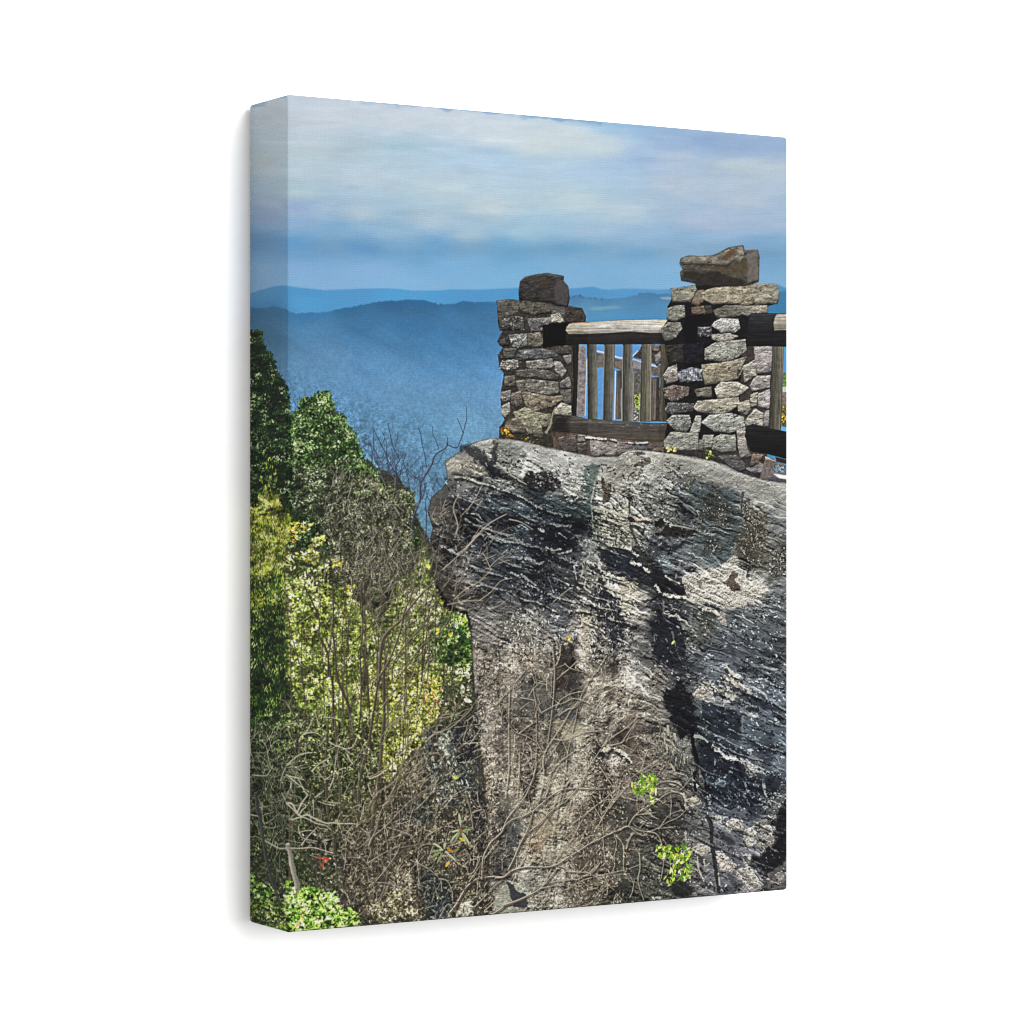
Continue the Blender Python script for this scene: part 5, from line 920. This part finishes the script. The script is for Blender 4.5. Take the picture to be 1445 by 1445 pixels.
    # scrub at the foot
    for p, w in ((ZP(0,1445,100,1290,240,1200,400,1000,480,900,515,850), 2.8), (ZP(160,1445,260,1290,380,1170,470,1010,510,880), 2.6), (ZP(20,1130,120,1080,240,990,340,870), 2.6), (ZP(180,1445,280,1200,370,920,405,700,420,560,500,400,540,200,600,0), 2.4), (ZP(140,800,240,620,400,450,440,400), 2), (ZP(270,400,360,290,440,120,490,0), 2.6), (ZP(80,500,200,330,250,250), 1.8), (ZP(600,740,700,680,820,640,900,580,1010,480,1060,420), 2.4), (ZP(620,900,720,895,760,980,860,1130,940,1290,1030,1420), 2.8), (ZP(380,1445,560,1300,700,1210,780,1150), 2), (ZP(420,1380,540,1320,640,1220), 1.8), (ZP(880,630,1000,610,1150,590), 1.4), (ZP(950,720,1050,600), 1.3), (ZP(1000,1000,1110,930,1190,890), 1.5), (ZP(920,840,1020,770,1110,740), 1.6), (ZP(1090,480,1250,420,1445,300), 1.6), (ZP(1120,270,1240,180,1360,120,1440,50), 1.4), (ZP(1150,500,1300,430,1445,380), 1.4), (ZP(1240,60,1360,110), 1.4), (ZP(1260,500,1350,600), 1.4)):
        stroke(p, w, w*.6, (104,94,78), .93, 5, (176,164,140), .2)
    for p, w in ((ZS(0,780,120,700,240,640,320,600), 2.2), (ZS(80,960,180,840,290,680,330,570), 2.2), (ZS(0,600,80,430,120,270,200,120,270,0), 2.4), (ZS(60,500,200,380,330,240,460,120,600,20), 2), (ZS(470,240,560,160,700,0), 1.8), (ZS(390,480,430,300,470,200), 1.6), (ZS(200,420,330,460,440,510,520,580,545,630,550,780), 2), (ZS(430,750,540,800,640,860,710,920), 1.8), (ZS(720,940,800,960,850,1060,860,1180), 1.8), (ZS(100,980,200,990,380,1050), 2), (ZS(0,1280,80,1200,150,1130), 2), (ZS(590,510,720,430,800,410,890,425), 2.4), (ZS(990,60,1040,230,1070,440), 3.4), (ZS(950,370,1030,290), 1.6), (ZS(1060,265,1170,235,1200,330), 1.6), (ZS(1110,60,1120,160,1150,220), 1.4), (ZS(840,1280,900,1200,980,1060,1040,990,1120,940,1180,930,1280,920,1380,925,1445,890), 4.6), (ZS(1030,970,1090,880,1160,770), 2.6), (ZS(1160,940,1165,800,1180,700,1250,570,1340,490,1445,370), 4), (ZS(1190,730,1260,640,1330,560), 2.6), (ZS(1070,1240,1180,1130,1290,1010,1370,950), 2.6), (ZS(720,1360,760,1270,820,1200,900,1280), 2), (ZS(1270,1300,1350,1250,1400,1210,1460,1200), 3), (ZS(1080,560,1150,490,1200,450), 1.5), (ZS(980,640,1040,720,1030,800), 1.4), (ZS(880,760,960,810,1020,830), 1.6), (ZS(1070,800,1080,560), 1.2)):
        branch(p, w)
    many([(480,1150),(560,1100),(640,1120),(690,1180),(690,1290),(480,1300)], 420, (-1.05, .6), (8, 30), (.55, 1.), ((166,154,132),(200,190,168),(96,86,74),(52,44,40)), 1)
    many([(560,960),(660,1000),(690,1100),(600,1120),(520,1080)], 110, (-1., .5), (10, 34), (.7, 1.4), ((150,140,112),(180,172,148),(90,80,62)), 1)
    # pale-leaved plant
    for cx_, cy_, tips in ((945,440,((920,255),(1060,440),(845,462),(830,560),(880,560),(990,580),(1035,605),(900,480),(1000,470))), (770,650,((655,570),(780,560),(610,662),(615,735),(690,795),(905,770),(720,640),(820,690)))):
        for tx_, ty_ in tips:
            a_, b_ = ZS(cx_, cy_, tx_, ty_); L_ = math.hypot(b_[0]-a_[0], b_[1]-a_[1]); th_ = math.atan2(b_[1]-a_[1], b_[0]-a_[0])
            leaf(a_[0]*.45+b_[0]*.55, a_[1]*.45+b_[1]*.55, th_, max(L_*.8, 6), 3.2, col((184,192,150)) if (tx_+ty_) % 3 else col((142,154,100)))
            leaf(a_[0]*.5+b_[0]*.5, a_[1]*.5+b_[1]*.5+.8, th_, max(L_*.7, 5), 1.1, col((120,124,100)), .7)
    for x, y, t, c in ((805,790,2.2,(236,172,70)), (955,540,.6,(196,176,60)), (820,640,.8,(150,138,60)), (940,450,1.2,(150,96,60)), (835,655,.3,(184,120,60)), (890,650,-.4,(120,128,60))): q = ZS(x, y)[0]; leaf(q[0], q[1], t, 10, 4, col(c))
    q = ZP(880,1150)[0]
    for t in (-2.2, -.9, -.4, -1.5): leaf(q[0]+math.cos(t)*3, q[1]+math.sin(t)*3, t, 8, 2, col((190,206,110)))
    # recesses and planes of the lower rock, then the tangle over it
    for P, c_, a_ in ((ZV(690,0,820,0,810,120,780,260,740,420,660,440,600,330,640,120), (52,48,45), .6), (ZV(620,640,720,560,880,600,900,650,800,780,740,780,660,720), (84,90,90), .6), (ZV(260,430,400,400,540,460,500,640,420,700,300,620), (80,80,76), .5), (ZV(600,990,720,960,800,1010,780,1120,660,1140,590,1080), (86,84,74), .5), (ZV(1180,200,1260,200,1260,300,1190,320), (52,40,38), .6), (ZV(1120,420,1210,420,1210,520,1130,520), (70,60,50), .6), (ZV(1240,880,1310,900,1330,1010,1250,1000), (40,34,32), .75), (ZV(1320,640,1445,600,1445,1060,1400,1180,1340,1100,1300,900), (92,76,66), .55),
                    (ZT(0,330,100,330,180,420,130,560,60,620,0,560), (70,66,62), .5), (ZT(140,640,260,600,240,760,180,880,120,760), (84,88,86), .5), (ZT(720,560,860,420,960,560,900,760,820,880,730,800), (78,66,56), .5), (ZT(960,280,1120,320,1140,480,1040,600,980,480), (46,40,34), .6), (ZT(1180,400,1445,380,1445,1100,1300,1300,1180,1100), (66,66,58), .5), (ZT(760,880,960,860,1000,1040,880,1100,760,1040), (64,54,46), .5), (ZF(340,400,420,440,480,560,430,660,330,560), (50,48,46), .6)):
        blob(P, c_, 7, 16, 9, a_, .4, 4, int(P[0][0])+int(P[0][1]))
    for P, c_ in ((ZT(480,900,620,900,720,820,700,980,520,1030), (172,164,142)), (ZT(340,560,560,480,700,560,660,700,480,760), (164,152,126)), (ZV(580,760,760,790,900,800,980,900,900,980,640,960), (160,152,128)), (ZV(840,620,960,600,1040,680,960,780,850,760), (158,152,136)), (ZT(20,1230,110,1190,150,1300,120,1440,0,1445), (166,166,150))):
        S, X, Y = region(P, 8); d = sdf(P, X, Y)+16*fbm(X/8, Y/8, 4, int(P[0][0]), .62); n = fbm(X/3, Y/3, 3, 5, .65)
        mix(S, sm(-5, 7, d)*.55, np.clip(col(c_)*(1+.8*n)[..., None], 0, .95))
    T = [(690,900),(800,905),(880,960),(900,1040),(920,1100),(930,1190),(900,1290),(700,1300),(690,1150)]
    for x, y in inside([(700,1120),(780,1140),(860,1180),(840,1270),(720,1270)], 12, g):
        t = g.normal(-.9, .4); p = [(x, y)]; L = g.uniform(60, 170); n = 7
        for i in range(n): t += g.normal(0, .12); p.append((p[-1][0]+math.cos(t)*L/n, p[-1][1]+math.sin(t)*L/n))
        branch(p, g.uniform(.9, 1.6))
        for k in (2, 3, 4, 5): twig(p[k][0], p[k][1], t+g.choice([-1, 1])*g.uniform(.4, .8), g.uniform(14, 40), 1., (184,170,148), g, 1, .18)
    many(T, 130, (-1.1, .6), (10, 40), (.55, 1.05), ((176,164,140),(138,124,106),(196,184,160),(84,72,62),(74,62,54)), 1, .18)
    many([(690,960),(780,940),(830,1010),(790,1090),(700,1110)], 190, (-.95, .7), (8, 28), (.55, 1.), ((166,152,132),(190,178,156),(86,72,64),(66,56,50),(110,94,82)), 1)
    for p, w in ((ZV(580,0,600,250,590,500,570,700,550,850,530,1000), 3.2), (ZV(410,700,415,900,410,1150,380,1400), 2), (ZV(140,450,130,700,130,1000,130,1250,110,1445), 1.6), (ZV(240,1100,235,1300,240,1445), 1.6), (ZV(490,1300,480,1180,520,1050,580,960,700,780,760,670,850,560,900,450,1020,270,1130,110), 1.8), (ZV(110,740,180,880,300,930,410,990), 2.4), (ZV(460,690,400,560,380,440), 1.8), (ZV(470,690,600,620,700,590,790,550,900,580,960,610), 2), (ZV(610,640,660,560,760,500,900,470), 1.4), (ZV(640,720,720,660,800,640,860,580), 1.6), (ZV(670,300,750,240,850,140), 1.6), (ZV(610,210,650,120,660,0), 1.6), (ZV(910,160,970,220,1030,290), 1.6), (ZV(590,960,700,970,860,900,1010,880,1100,870), 1.6), (ZV(240,900,330,830,410,780), 1.6), (ZV(0,610,80,520,140,450), 1.6), (ZV(0,770,40,810), 3), (ZV(500,1400,640,1200,780,1100,960,960), 1.4), (ZV(860,1445,960,1230,1000,1170,1090,1030), 2.2), (ZV(1090,1030,1170,950,1320,850,1440,740), 1.6), (ZV(1090,1030,1240,1010,1340,960,1440,920), 1.6), (ZV(1280,1000,1360,880,1440,770), 1.4), (ZV(1010,920,1050,1010,1090,1030,1170,880), 1.4), (ZV(1290,1020,1400,1080), 1.4), (ZV(1050,1240,1120,1330,1190,1445), 1.6), (ZV(250,540,390,570,410,640,470,700), 1.6), (ZV(420,1000,470,1090,520,1160), 1.6), (ZV(900,540,1000,470,1200,380,1260,360), 1.4), (ZV(700,190,760,240,890,275), 1.4)):
        branch(p, w)
    for p, w in ((ZT(0,1150,80,1140,160,1080,280,1045,400,1040,520,1040,620,1015,720,950,820,890,960,800,1100,730,1220,670,1330,620), 3.4), (ZT(80,640,110,560,200,440,290,330,350,210,400,60,420,-40), 3), (ZT(0,740,60,680,90,620,160,560,300,510,380,465,470,480,520,530,570,600), 2.6), (ZT(380,470,480,380,580,300,680,250,780,235,860,240,1000,245,1100,240,1160,235), 2.4), (ZT(130,1060,200,920,260,780,330,690,460,580,540,490,600,440,720,360,820,250), 3), (ZT(260,780,330,640,380,470), 2.4), (ZT(580,450,610,360,640,280), 1.6), (ZT(80,1430,220,1380,330,1330,450,1260,540,1160,630,1050), 3), (ZT(450,1260,560,1235,640,1225,720,1310,790,1400), 2), (ZT(640,1030,700,1060,760,1200,810,1330,860,1420), 2.2), (ZT(690,1180,820,1160,900,1240), 1.6), (ZT(820,1170,900,1130,1000,1080,1060,990), 1.6), (ZT(660,250,780,130,860,40), 1.4), (ZT(500,330,560,170,640,10), 1.6), (ZT(240,0,250,110,300,170,380,220), 1.6), (ZT(100,330,120,160,140,0), 1.6), (ZT(215,340,230,160,240,0), 1.5), (ZT(440,360,480,180,490,40), 1.6), (ZT(1040,620,1100,510,1170,400,1240,300), 1.8), (ZT(1050,0,1120,110,1190,220), 1.6), (ZT(1190,215,1280,320,1400,350), 1.6), (ZT(1245,290,1262,180), 1.3), (ZT(860,780,900,690,940,590), 1.5), (ZT(720,530,750,420,770,330), 1.2), (ZT(720,780,790,850,860,890), 1.6), (ZT(1090,740,1100,870,1120,1000), 1.4), (ZT(1210,700,1290,800,1305,960,1300,1080,1370,1190), 1.4), (ZT(1200,700,1230,780,1215,870), 1.2), (ZT(1090,1130,1140,1210,1130,1320), 1.6), (ZT(1140,1210,1200,1270), 1.4), (ZT(1330,850,1370,730,1400,680), 1.6), (ZT(700,1080,860,1090,960,1090,1060,1000), 1.4)):
        branch(p, w)
    for p, w in ((ZF(-20,660,60,630,150,590,220,620,300,632,380,605,450,560,540,520,605,460), 2.2), (ZF(150,590,190,520,260,460,360,400,460,330,550,310,600,260,640,210), 2.2), (ZF(0,450,90,330,150,260), 1.4), (ZF(210,500,300,490,365,480), 1.4), (ZF(380,605,450,600,520,590), 1.4), (ZF(300,632,370,650,410,730,425,860,405,1000), 1.8), (ZF(420,690,470,760), 1.2), (ZF(475,520,485,420,480,340), 1.2), (ZF(220,340,215,420,230,480), 1.4), (ZF(230,330,350,300,460,290,540,300), 1.4), (ZF(360,270,420,240,500,240), 1.3), (ZF(40,660,110,740,110,900,150,1000,180,1030), 1.4), (ZF(130,760,150,690,200,640), 1.4), (ZF(60,280,130,360,220,390), 1.4), (ZF(270,640,310,690), 1.4), (ZF(235,800,240,920,225,1020,270,1170), 1.6), (ZF(150,590,250,660,300,640), 1.3), (ZF(400,590,470,500,560,465), 1.2), (ZF(240,510,330,570), 1.2), (ZF(240,600,290,540), 1.2)):
        branch(p, w)
    speck(ZT(760,250,1300,250,1400,700,1300,1400,700,1445,720,900), 520, (2, 6), (.9, 2), ((186,172,148),(150,136,114),(52,42,36),(66,54,46),(206,194,172)), 72, (0, 3.1), .85)
    speck(ZV(780,1130,1200,1080,1400,1250,1400,1445,800,1445), 170, (2, 6), (.9, 2), ((176,160,138),(52,42,38),(196,182,160)), 73, (0, 3.1), .85)
    crest(ZV(1080,1080,1170,1050,1260,1075,1320,1120,1380,1190), 6, (222,212,190), 74)
    speck(ZT(280,700,480,700,500,860,300,880), 60, (1.5, 4), (1, 2), ((150,104,62),(124,88,58),(170,128,84)), 75, (0, 3.1), .7)
    blob(ZT(110,1190,160,1210,230,1290,300,1310,330,1400,310,1445,180,1445,150,1340), (58,58,62), 1, 2, 5, .95, .25, 3, 76)
    stroke(ZT(80,1430,220,1380,330,1330), 3, 3, (120,108,92), .95, 5, (200,188,166))
    # small green plants growing from the rock
    for P, n, s in ((ZF(170,270,270,170,370,190,370,320,300,330,210,350), 58, 77), (ZF(360,740,470,740,590,730,650,800,640,960,600,1020,520,1010,480,1050,430,1000,480,930,470,850,390,830), 110, 78), (ZF(310,360,350,370,340,410,310,390), 6, 79)):
        leaves(P, int(n*1.5), (6, 12), (2, 3.4), ((52,78,24),(96,132,38),(150,182,60),(192,212,84),(224,232,150),(110,150,48)), (-2.5, -.3), s, 6, .12)
    blob(ZF(480,1040,560,1020,650,1060,640,1140,520,1150), (30,32,30), 3, 4, 5, .8, seed=80)
    q = ZF(530,815)[0]; leaf(q[0], q[1], .4, 6, 4, col((232,180,60)))
    for x, y in ((215,920), (745,1170)): q = ZD(x, y-5)[0] if x < 300 else ZA(x, y)[0]; leaf(q[0], q[1], -.9, 7, 3.4, col((222,214,120)))
    leaves(ZA(700,1130,770,1130,770,1220,720,1220), 14, (2, 4), (1.4, 2.4), ((190,164,70),(220,196,104)), seed=81)
def paint_grain():
    grain([(345,1000),(560,1010),(640,1040),(690,1120),(700,1330),(340,1330)], .62, .5, 2.6, 301)
    grain([(404,770),(560,680),(600,770),(668,900),(672,960),(690,1080),(560,1100),(404,1100)], .5, .25, 2.4, 305)
    grain([(345,470),(405,560),(470,560),(585,690),(600,770),(404,800),(345,720)], .34, .12, 2.4, 309)
    grain([(345,690),(404,720),(410,1100),(345,1100)], .4, .12, 2.2, 313)
    grain([(668,905),(760,900),(880,930),(930,1060),(990,1240),(960,1330),(686,1330),(690,1180),(675,1040)], .24, .2, 2.6, 317)
def paint_cast():
    for P, k in ((Z5(425,1010,515,880,690,836,795,1012,940,1342,1080,1500,1290,1700,1200,1900,400,1900), .55), (Z5(100,405,232,430,352,722,430,942,440,1700,100,1700), .7), ([(404,760),(560,780),(650,860),(670,1000),(560,1060),(404,1060)], .5), ([(345,690),(404,720),(410,1080),(345,1080)], .5)):
        S, X, Y = region(P); m = sm(-2, 8, sdf(P, X, Y))
        n = emb(fbm(X/15, Y/12, 3, 601, .5)*26, 1.); n = np.clip(n/(np.abs(n).mean()*2), -1, 1)*.5+fbm(X/20, Y/16, 3, 603)
        IMG[S] = np.clip(IMG[S]*(1+m*k*n)[..., None], .01, .96)
    grade([(404,1000),(690,1080),(690,1330),(404,1330)], (1.2,1.19,1.17), 25, 10, 10, 1.06)
    grade([(340,980),(425,980),(430,1240),(340,1240)], (.86,.97,.8), 22, 10, 5)
    grade([(425,1000),(560,1000),(540,1160),(425,1180)], (.97,1.03,.86), 30, 14, 6)
    grade([(480,1150),(690,1120),(690,1330),(480,1330)], (.96,.96,.96), 20, 8, 7)
    grade([(404,780),(650,860),(640,1000),(560,1060),(404,1020)], (1.03,1.04,.95), 25, 10, 8)
    grade([(404,640),(560,680),(600,760),(560,830),(440,760),(404,720)], (.98,1.0,.95), 20, 10, 9)
def paint_all():
    paint_sky(); paint_hills(); paint_trees(); paint_yellow(); paint_railing(); paint_pillars(); paint_cliff(); paint_low(); paint_grain(); paint_cast(); paint_twigs()

paint_all()

# ------------------------------------------------------------------ finish: the crispness of a phone picture, then cloth colours
def soften(A, k):
    B = A.copy()
    B[1:-1] = A[1:-1]*(1-2*k)+k*(A[:-2]+A[2:]); A = B.copy()
    B[:, 1:-1] = A[:, 1:-1]*(1-2*k)+k*(A[:, :-2]+A[:, 2:])
    return B
def wide(A, n):
    for _ in range(n): A = soften(A, .25)
    return A
LOW = wide(IMG, 5); EDGE = np.clip(IMG-LOW, -.22, .22)
rocky = sm(395, 470, PY)[..., None]                      # the sky keeps its softness
veg = (sm(700, 620, PX+.1*(PY-900))*rocky[..., 0])[..., None]       # leaves stay softer than stone
IMG = np.clip(IMG+EDGE*(.25+.7*rocky-.42*veg)+.25*(LOW-wide(LOW, 24))*rocky, .012, .97)
def lin(c): return np.where(c <= .04045, c/12.92, ((c+.055)/1.055)**2.4)
ALB = np.clip(lin(np.clip(IMG, .012, 1))*INK, 0, 1).astype(np.float32)
picture = bpy.data.images.new("printed_picture", NC, NR, alpha=False, float_buffer=True)
buf = np.ones((NR, NC, 4), np.float32); buf[..., :3] = ALB[::-1]
picture.pixels.foreach_set(buf.ravel()); picture.update(); picture.pack()

# ------------------------------------------------------------------ materials
def principled(name, rough=.8, spec=.15):
    m = bpy.data.materials.new(name); m.use_nodes = True
    b = m.node_tree.nodes["Principled BSDF"]
    b.inputs["Roughness"].default_value = rough; b.inputs["Specular IOR Level"].default_value = spec
    return m, m.node_tree.nodes, m.node_tree.links, b
def canvas_material():
    m, N, L, b = principled("printed_canvas", .85, .08)
    uv = N.new("ShaderNodeUVMap"); uv.uv_map = "cloth"
    t = N.new("ShaderNodeTexImage"); t.image = picture; t.extension = 'MIRROR'; t.interpolation = 'Cubic'
    L.new(uv.outputs[0], t.inputs[0])
    w = N.new("ShaderNodeUVMap"); w.uv_map = "thread"     # one unit = one thread
    sep = N.new("ShaderNodeSeparateXYZ"); L.new(w.outputs[0], sep.inputs[0])
    nz = N.new("ShaderNodeTexNoise"); nz.inputs["Scale"].default_value = .22; nz.inputs["Detail"].default_value = 3; L.new(w.outputs[0], nz.inputs["Vector"])
    def math_(op, a, c=None, k=None):
        n = N.new("ShaderNodeMath"); n.operation = op
        L.new(a, n.inputs[0])
        if c is not None: L.new(c, n.inputs[1])
        if k is not None: n.inputs[1].default_value = k
        return n.outputs[0]
    wob = math_('MULTIPLY', nz.outputs["Fac"], k=1.2)
    sx = math_('SINE', math_('MULTIPLY', math_('ADD', sep.outputs[0], wob), k=2*math.pi))
    sy = math_('SINE', math_('MULTIPLY', math_('ADD', sep.outputs[1], wob), k=2*math.pi))
    weave = math_('ADD', math_('ADD', sx, sy), math_('MULTIPLY', math_('SUBTRACT', nz.outputs["Fac"], k=.5), k=2.4))
    # the ink sits a little thinner on the crowns of the threads
    f = math_('MULTIPLY', weave, k=WEAVE_INK); f = math_('ADD', f, k=1.0)
    mul = N.new("ShaderNodeVectorMath"); mul.operation = 'SCALE'
    L.new(t.outputs[0], mul.inputs[0]); L.new(f, mul.inputs["Scale"])
    L.new(mul.outputs[0], b.inputs["Base Color"])
    bump = N.new("ShaderNodeBump"); bump.inputs["Strength"].default_value = .35; bump.inputs["Distance"].default_value = .00012
    L.new(weave, bump.inputs["Height"]); L.new(bump.outputs[0], b.inputs["Normal"])
    return m
def wood_material():
    m, N, L, b = principled("pine_bar", .7, .2)
    tc = N.new("ShaderNodeTexCoord"); w = N.new("ShaderNodeTexNoise"); w.inputs["Scale"].default_value = 60; w.inputs["Detail"].default_value = 6
    mp = N.new("ShaderNodeMapping"); mp.inputs["Scale"].default_value = (1, 1, .06)
    L.new(tc.outputs["Object"], mp.inputs[0]); L.new(mp.outputs[0], w.inputs["Vector"])
    r = N.new("ShaderNodeValToRGB"); r.color_ramp.elements[0].color = (.42, .27, .14, 1); r.color_ramp.elements[1].color = (.62, .45, .27, 1)
    L.new(w.outputs["Fac"], r.inputs[0]); L.new(r.outputs[0], b.inputs["Base Color"])
    return m
def wall_material():
    m, N, L, b = principled("white_paint", .9, .1)
    n = N.new("ShaderNodeTexNoise"); n.inputs["Scale"].default_value = 180; n.inputs["Detail"].default_value = 4
    tc = N.new("ShaderNodeTexCoord"); L.new(tc.outputs["Object"], n.inputs["Vector"])
    r = N.new("ShaderNodeValToRGB"); r.color_ramp.elements[0].color = (.84, .84, .84, 1); r.color_ramp.elements[1].color = (.88, .88, .88, 1)
    L.new(n.outputs["Fac"], r.inputs[0]); L.new(r.outputs[0], b.inputs["Base Color"])
    bp = N.new("ShaderNodeBump"); bp.inputs["Strength"].default_value = .05; bp.inputs["Distance"].default_value = .0005
    L.new(n.outputs["Fac"], bp.inputs["Height"]); L.new(bp.outputs[0], b.inputs["Normal"])
    return m
CANVAS, WOOD, WALL = canvas_material(), wood_material(), wall_material()

# ------------------------------------------------------------------ the stretched canvas
# local frame: x along the front from left to right, y from the front to the back, z up; origin at the middle of the foot, at the back
w, d, h = CW*HT, CD*HT, HT
yaw = math.atan2(fdz, fdx)
def link(o, parent=None):
    scene.collection.objects.link(o)
    if parent: o.parent = parent
    return o
front_left = Vector((X0*HT, Z0*HT, -HT/2))
ex = Vector((fdx, fdz, 0)); ey = Vector((sdx, sdz, 0))
print_root = link(bpy.data.objects.new("canvas_print", None))
print_root.location = front_left+ex*(w/2)+ey*d
print_root.rotation_euler = (0, 0, yaw)
print_root.empty_display_size = .05
print_root["label"] = "stretched canvas print of stone pillars and log railing above a cliff"
print_root["category"] = "canvas print"

THREAD = HT*3.25/1182
RC, RE, RB = .0014, .0011, .0011        # radius of the corners, of the front edge and of the back edge
NCOR, NEDGE = 6, 5
def outline(inset):
    """rounded rectangle in x, z; every point carries (x, z, side, unrolled outward normal)"""
    r = max(RC-inset, .0002); pts = []
    for cx_, cz_, a0 in ((w/2-RC, h-RC, 0), (-w/2+RC, h-RC, 90), (-w/2+RC, RC, 180), (w/2-RC, RC, 270)):
        for k in range(NCOR+1):
            a = math.radians(a0+90*k/NCOR)
            pts.append((cx_+r*math.cos(a), cz_+r*math.sin(a)))
    return pts
def profile():
    """(inset, y) from the flat of the front round to the back"""
    P = []
    for k in range(NEDGE+1):
        a = math.radians(90*k/NEDGE); P.append((RE-RE*math.sin(a), -d+RE-RE*math.cos(a)))
    for k in range(NEDGE+1):
        a = math.radians(90*k/NEDGE); P.append((RB-RB*math.cos(a), -RB+RB*math.sin(a)))
    return P
PROF = profile(); RING = [outline(i) for i, _ in PROF]
SEG = 4*(NCOR+1)
def uv_of(x, y, z, side):
    """cloth coordinates of a point: the cloth is one sheet folded over the four edges"""
    u, v = x+w/2, z
    back = y+d
    if side == 'left': u = -back
    elif side == 'right': u = w+back
    elif side == 'top': v = h+back
    elif side == 'foot': v = -back
    return (u/HT*NR+NL)/NC, v/h
def strip(name, rows, cols, side, parent, cap=False):
    me = bpy.data.meshes.new(name); bm = bmesh.new()
    cl = bm.loops.layers.uv.new("cloth"); th = bm.loops.layers.uv.new("thread")
    V = {}
    for i in rows:
        for j in cols: V[i, j] = bm.verts.new((RING[i][j % SEG][0], PROF[i][1], RING[i][j % SEG][1]))
    faces = []
    if cap: faces.append(bm.faces.new([V[rows[0], j] for j in cols]))
    cc = list(cols)+([cols[0]] if cap else [])
    for a, b_ in zip(rows[:-1], rows[1:]):
        for j, k in zip(cc[:-1], cc[1:]):
            faces.append(bm.faces.new([V[a, j], V[b_, j], V[b_, k], V[a, k]]))
    for f in faces:
        f.smooth = True
        for l in f.loops:
            x, y, z = l.vert.co
            u, v = uv_of(x, y, z, side)
            l[cl].uv = (u, v); l[th].uv = ((u*NC-NL)/NR*HT/THREAD, v*h/THREAD)
    bmesh.ops.recalc_face_normals(bm, faces=bm.faces)
    c = sum((f.normal*f.calc_area() for f in bm.faces), Vector())
    out = {'front': Vector((0, -1, 0)), 'left': Vector((-1, 0, 0)), 'right': Vector((1, 0, 0)), 'top': Vector((0, 0, 1)), 'foot': Vector((0, 0, -1))}[side]
    if c.dot(out) < 0: bmesh.ops.reverse_faces(bm, faces=bm.faces)
    bm.to_mesh(me); bm.free(); me.materials.append(CANVAS)
    o = link(bpy.data.objects.new(name, me), parent)
    return o
all_j = list(range(SEG)); H2 = NCOR//2; K = NCOR+1
face = strip("picture_face", list(range(0, NEDGE+1)), all_j, 'front', print_root, True)
face["label"] = "front of the canvas printed with pillars, railing, cliff, shrubs and blue hills under a cloudy sky"
rows = list(range(NEDGE, len(PROF)))
for side, a, b_ in (('top', H2, K+H2), ('left', K+H2, 2*K+H2), ('foot', 2*K+H2, 3*K+H2), ('right', 3*K+H2, 4*K+H2)):
    e = strip("wrapped_edge", rows, list(range(a, b_+1)), side, print_root)
    if side == 'left': e["label"] = "shaded left edge where the printed canvas folds round the frame"
# wooden stretcher behind the cloth
def bar(x0, x1, z0, z1):
    bm = bmesh.new(); bmesh.ops.create_cube(bm, size=1)
    for v in bm.verts:
        v.co = Vector(((x0+x1)/2+v.co.x*(x1-x0), -d/2+.0002+v.co.y*(d-.0036), (z0+z1)/2+v.co.z*(z1-z0)))
    bmesh.ops.bevel(bm, geom=list(bm.edges), offset=.0008, segments=2, affect='EDGES')
    me = bpy.data.meshes.new("stretcher_bar"); bm.to_mesh(me); bm.free(); me.materials.append(WOOD)
    return link(bpy.data.objects.new("stretcher_bar", me), print_root)
T, g_ = .030, .0015
bar(-w/2+g_, -w/2+T, g_, h-g_); bar(w/2-T, w/2-g_, g_, h-g_)
bar(-w/2+T+.0005, w/2-T-.0005, h-T, h-g_); bar(-w/2+T+.0005, w/2-T-.0005, g_, T)

# ------------------------------------------------------------------ white wall the canvas hangs on
bm = bmesh.new(); bmesh.ops.create_cube(bm, size=1)
for v in bm.verts: v.co = Vector((v.co.x*5.0, .052+v.co.y*.1, v.co.z*5.0))
me = bpy.data.meshes.new("backdrop"); bm.to_mesh(me); bm.free(); me.materials.append(WALL)
wall = link(bpy.data.objects.new("backdrop", me))
wall.location = print_root.location+Vector((0, 0, h/2)); wall.rotation_euler = (0, 0, yaw)
wall["kind"] = "structure"

# ------------------------------------------------------------------ key softbox of the studio and an added fill lamp
mid = print_root.location+Vector((0, 0, h/2))
def local(x, y, z): return mid+ex*x+ey*y+Vector((0, 0, z))
for nm, loc, size, power in LAMPS:
    softbox(nm, local(*loc), mid, size, power)
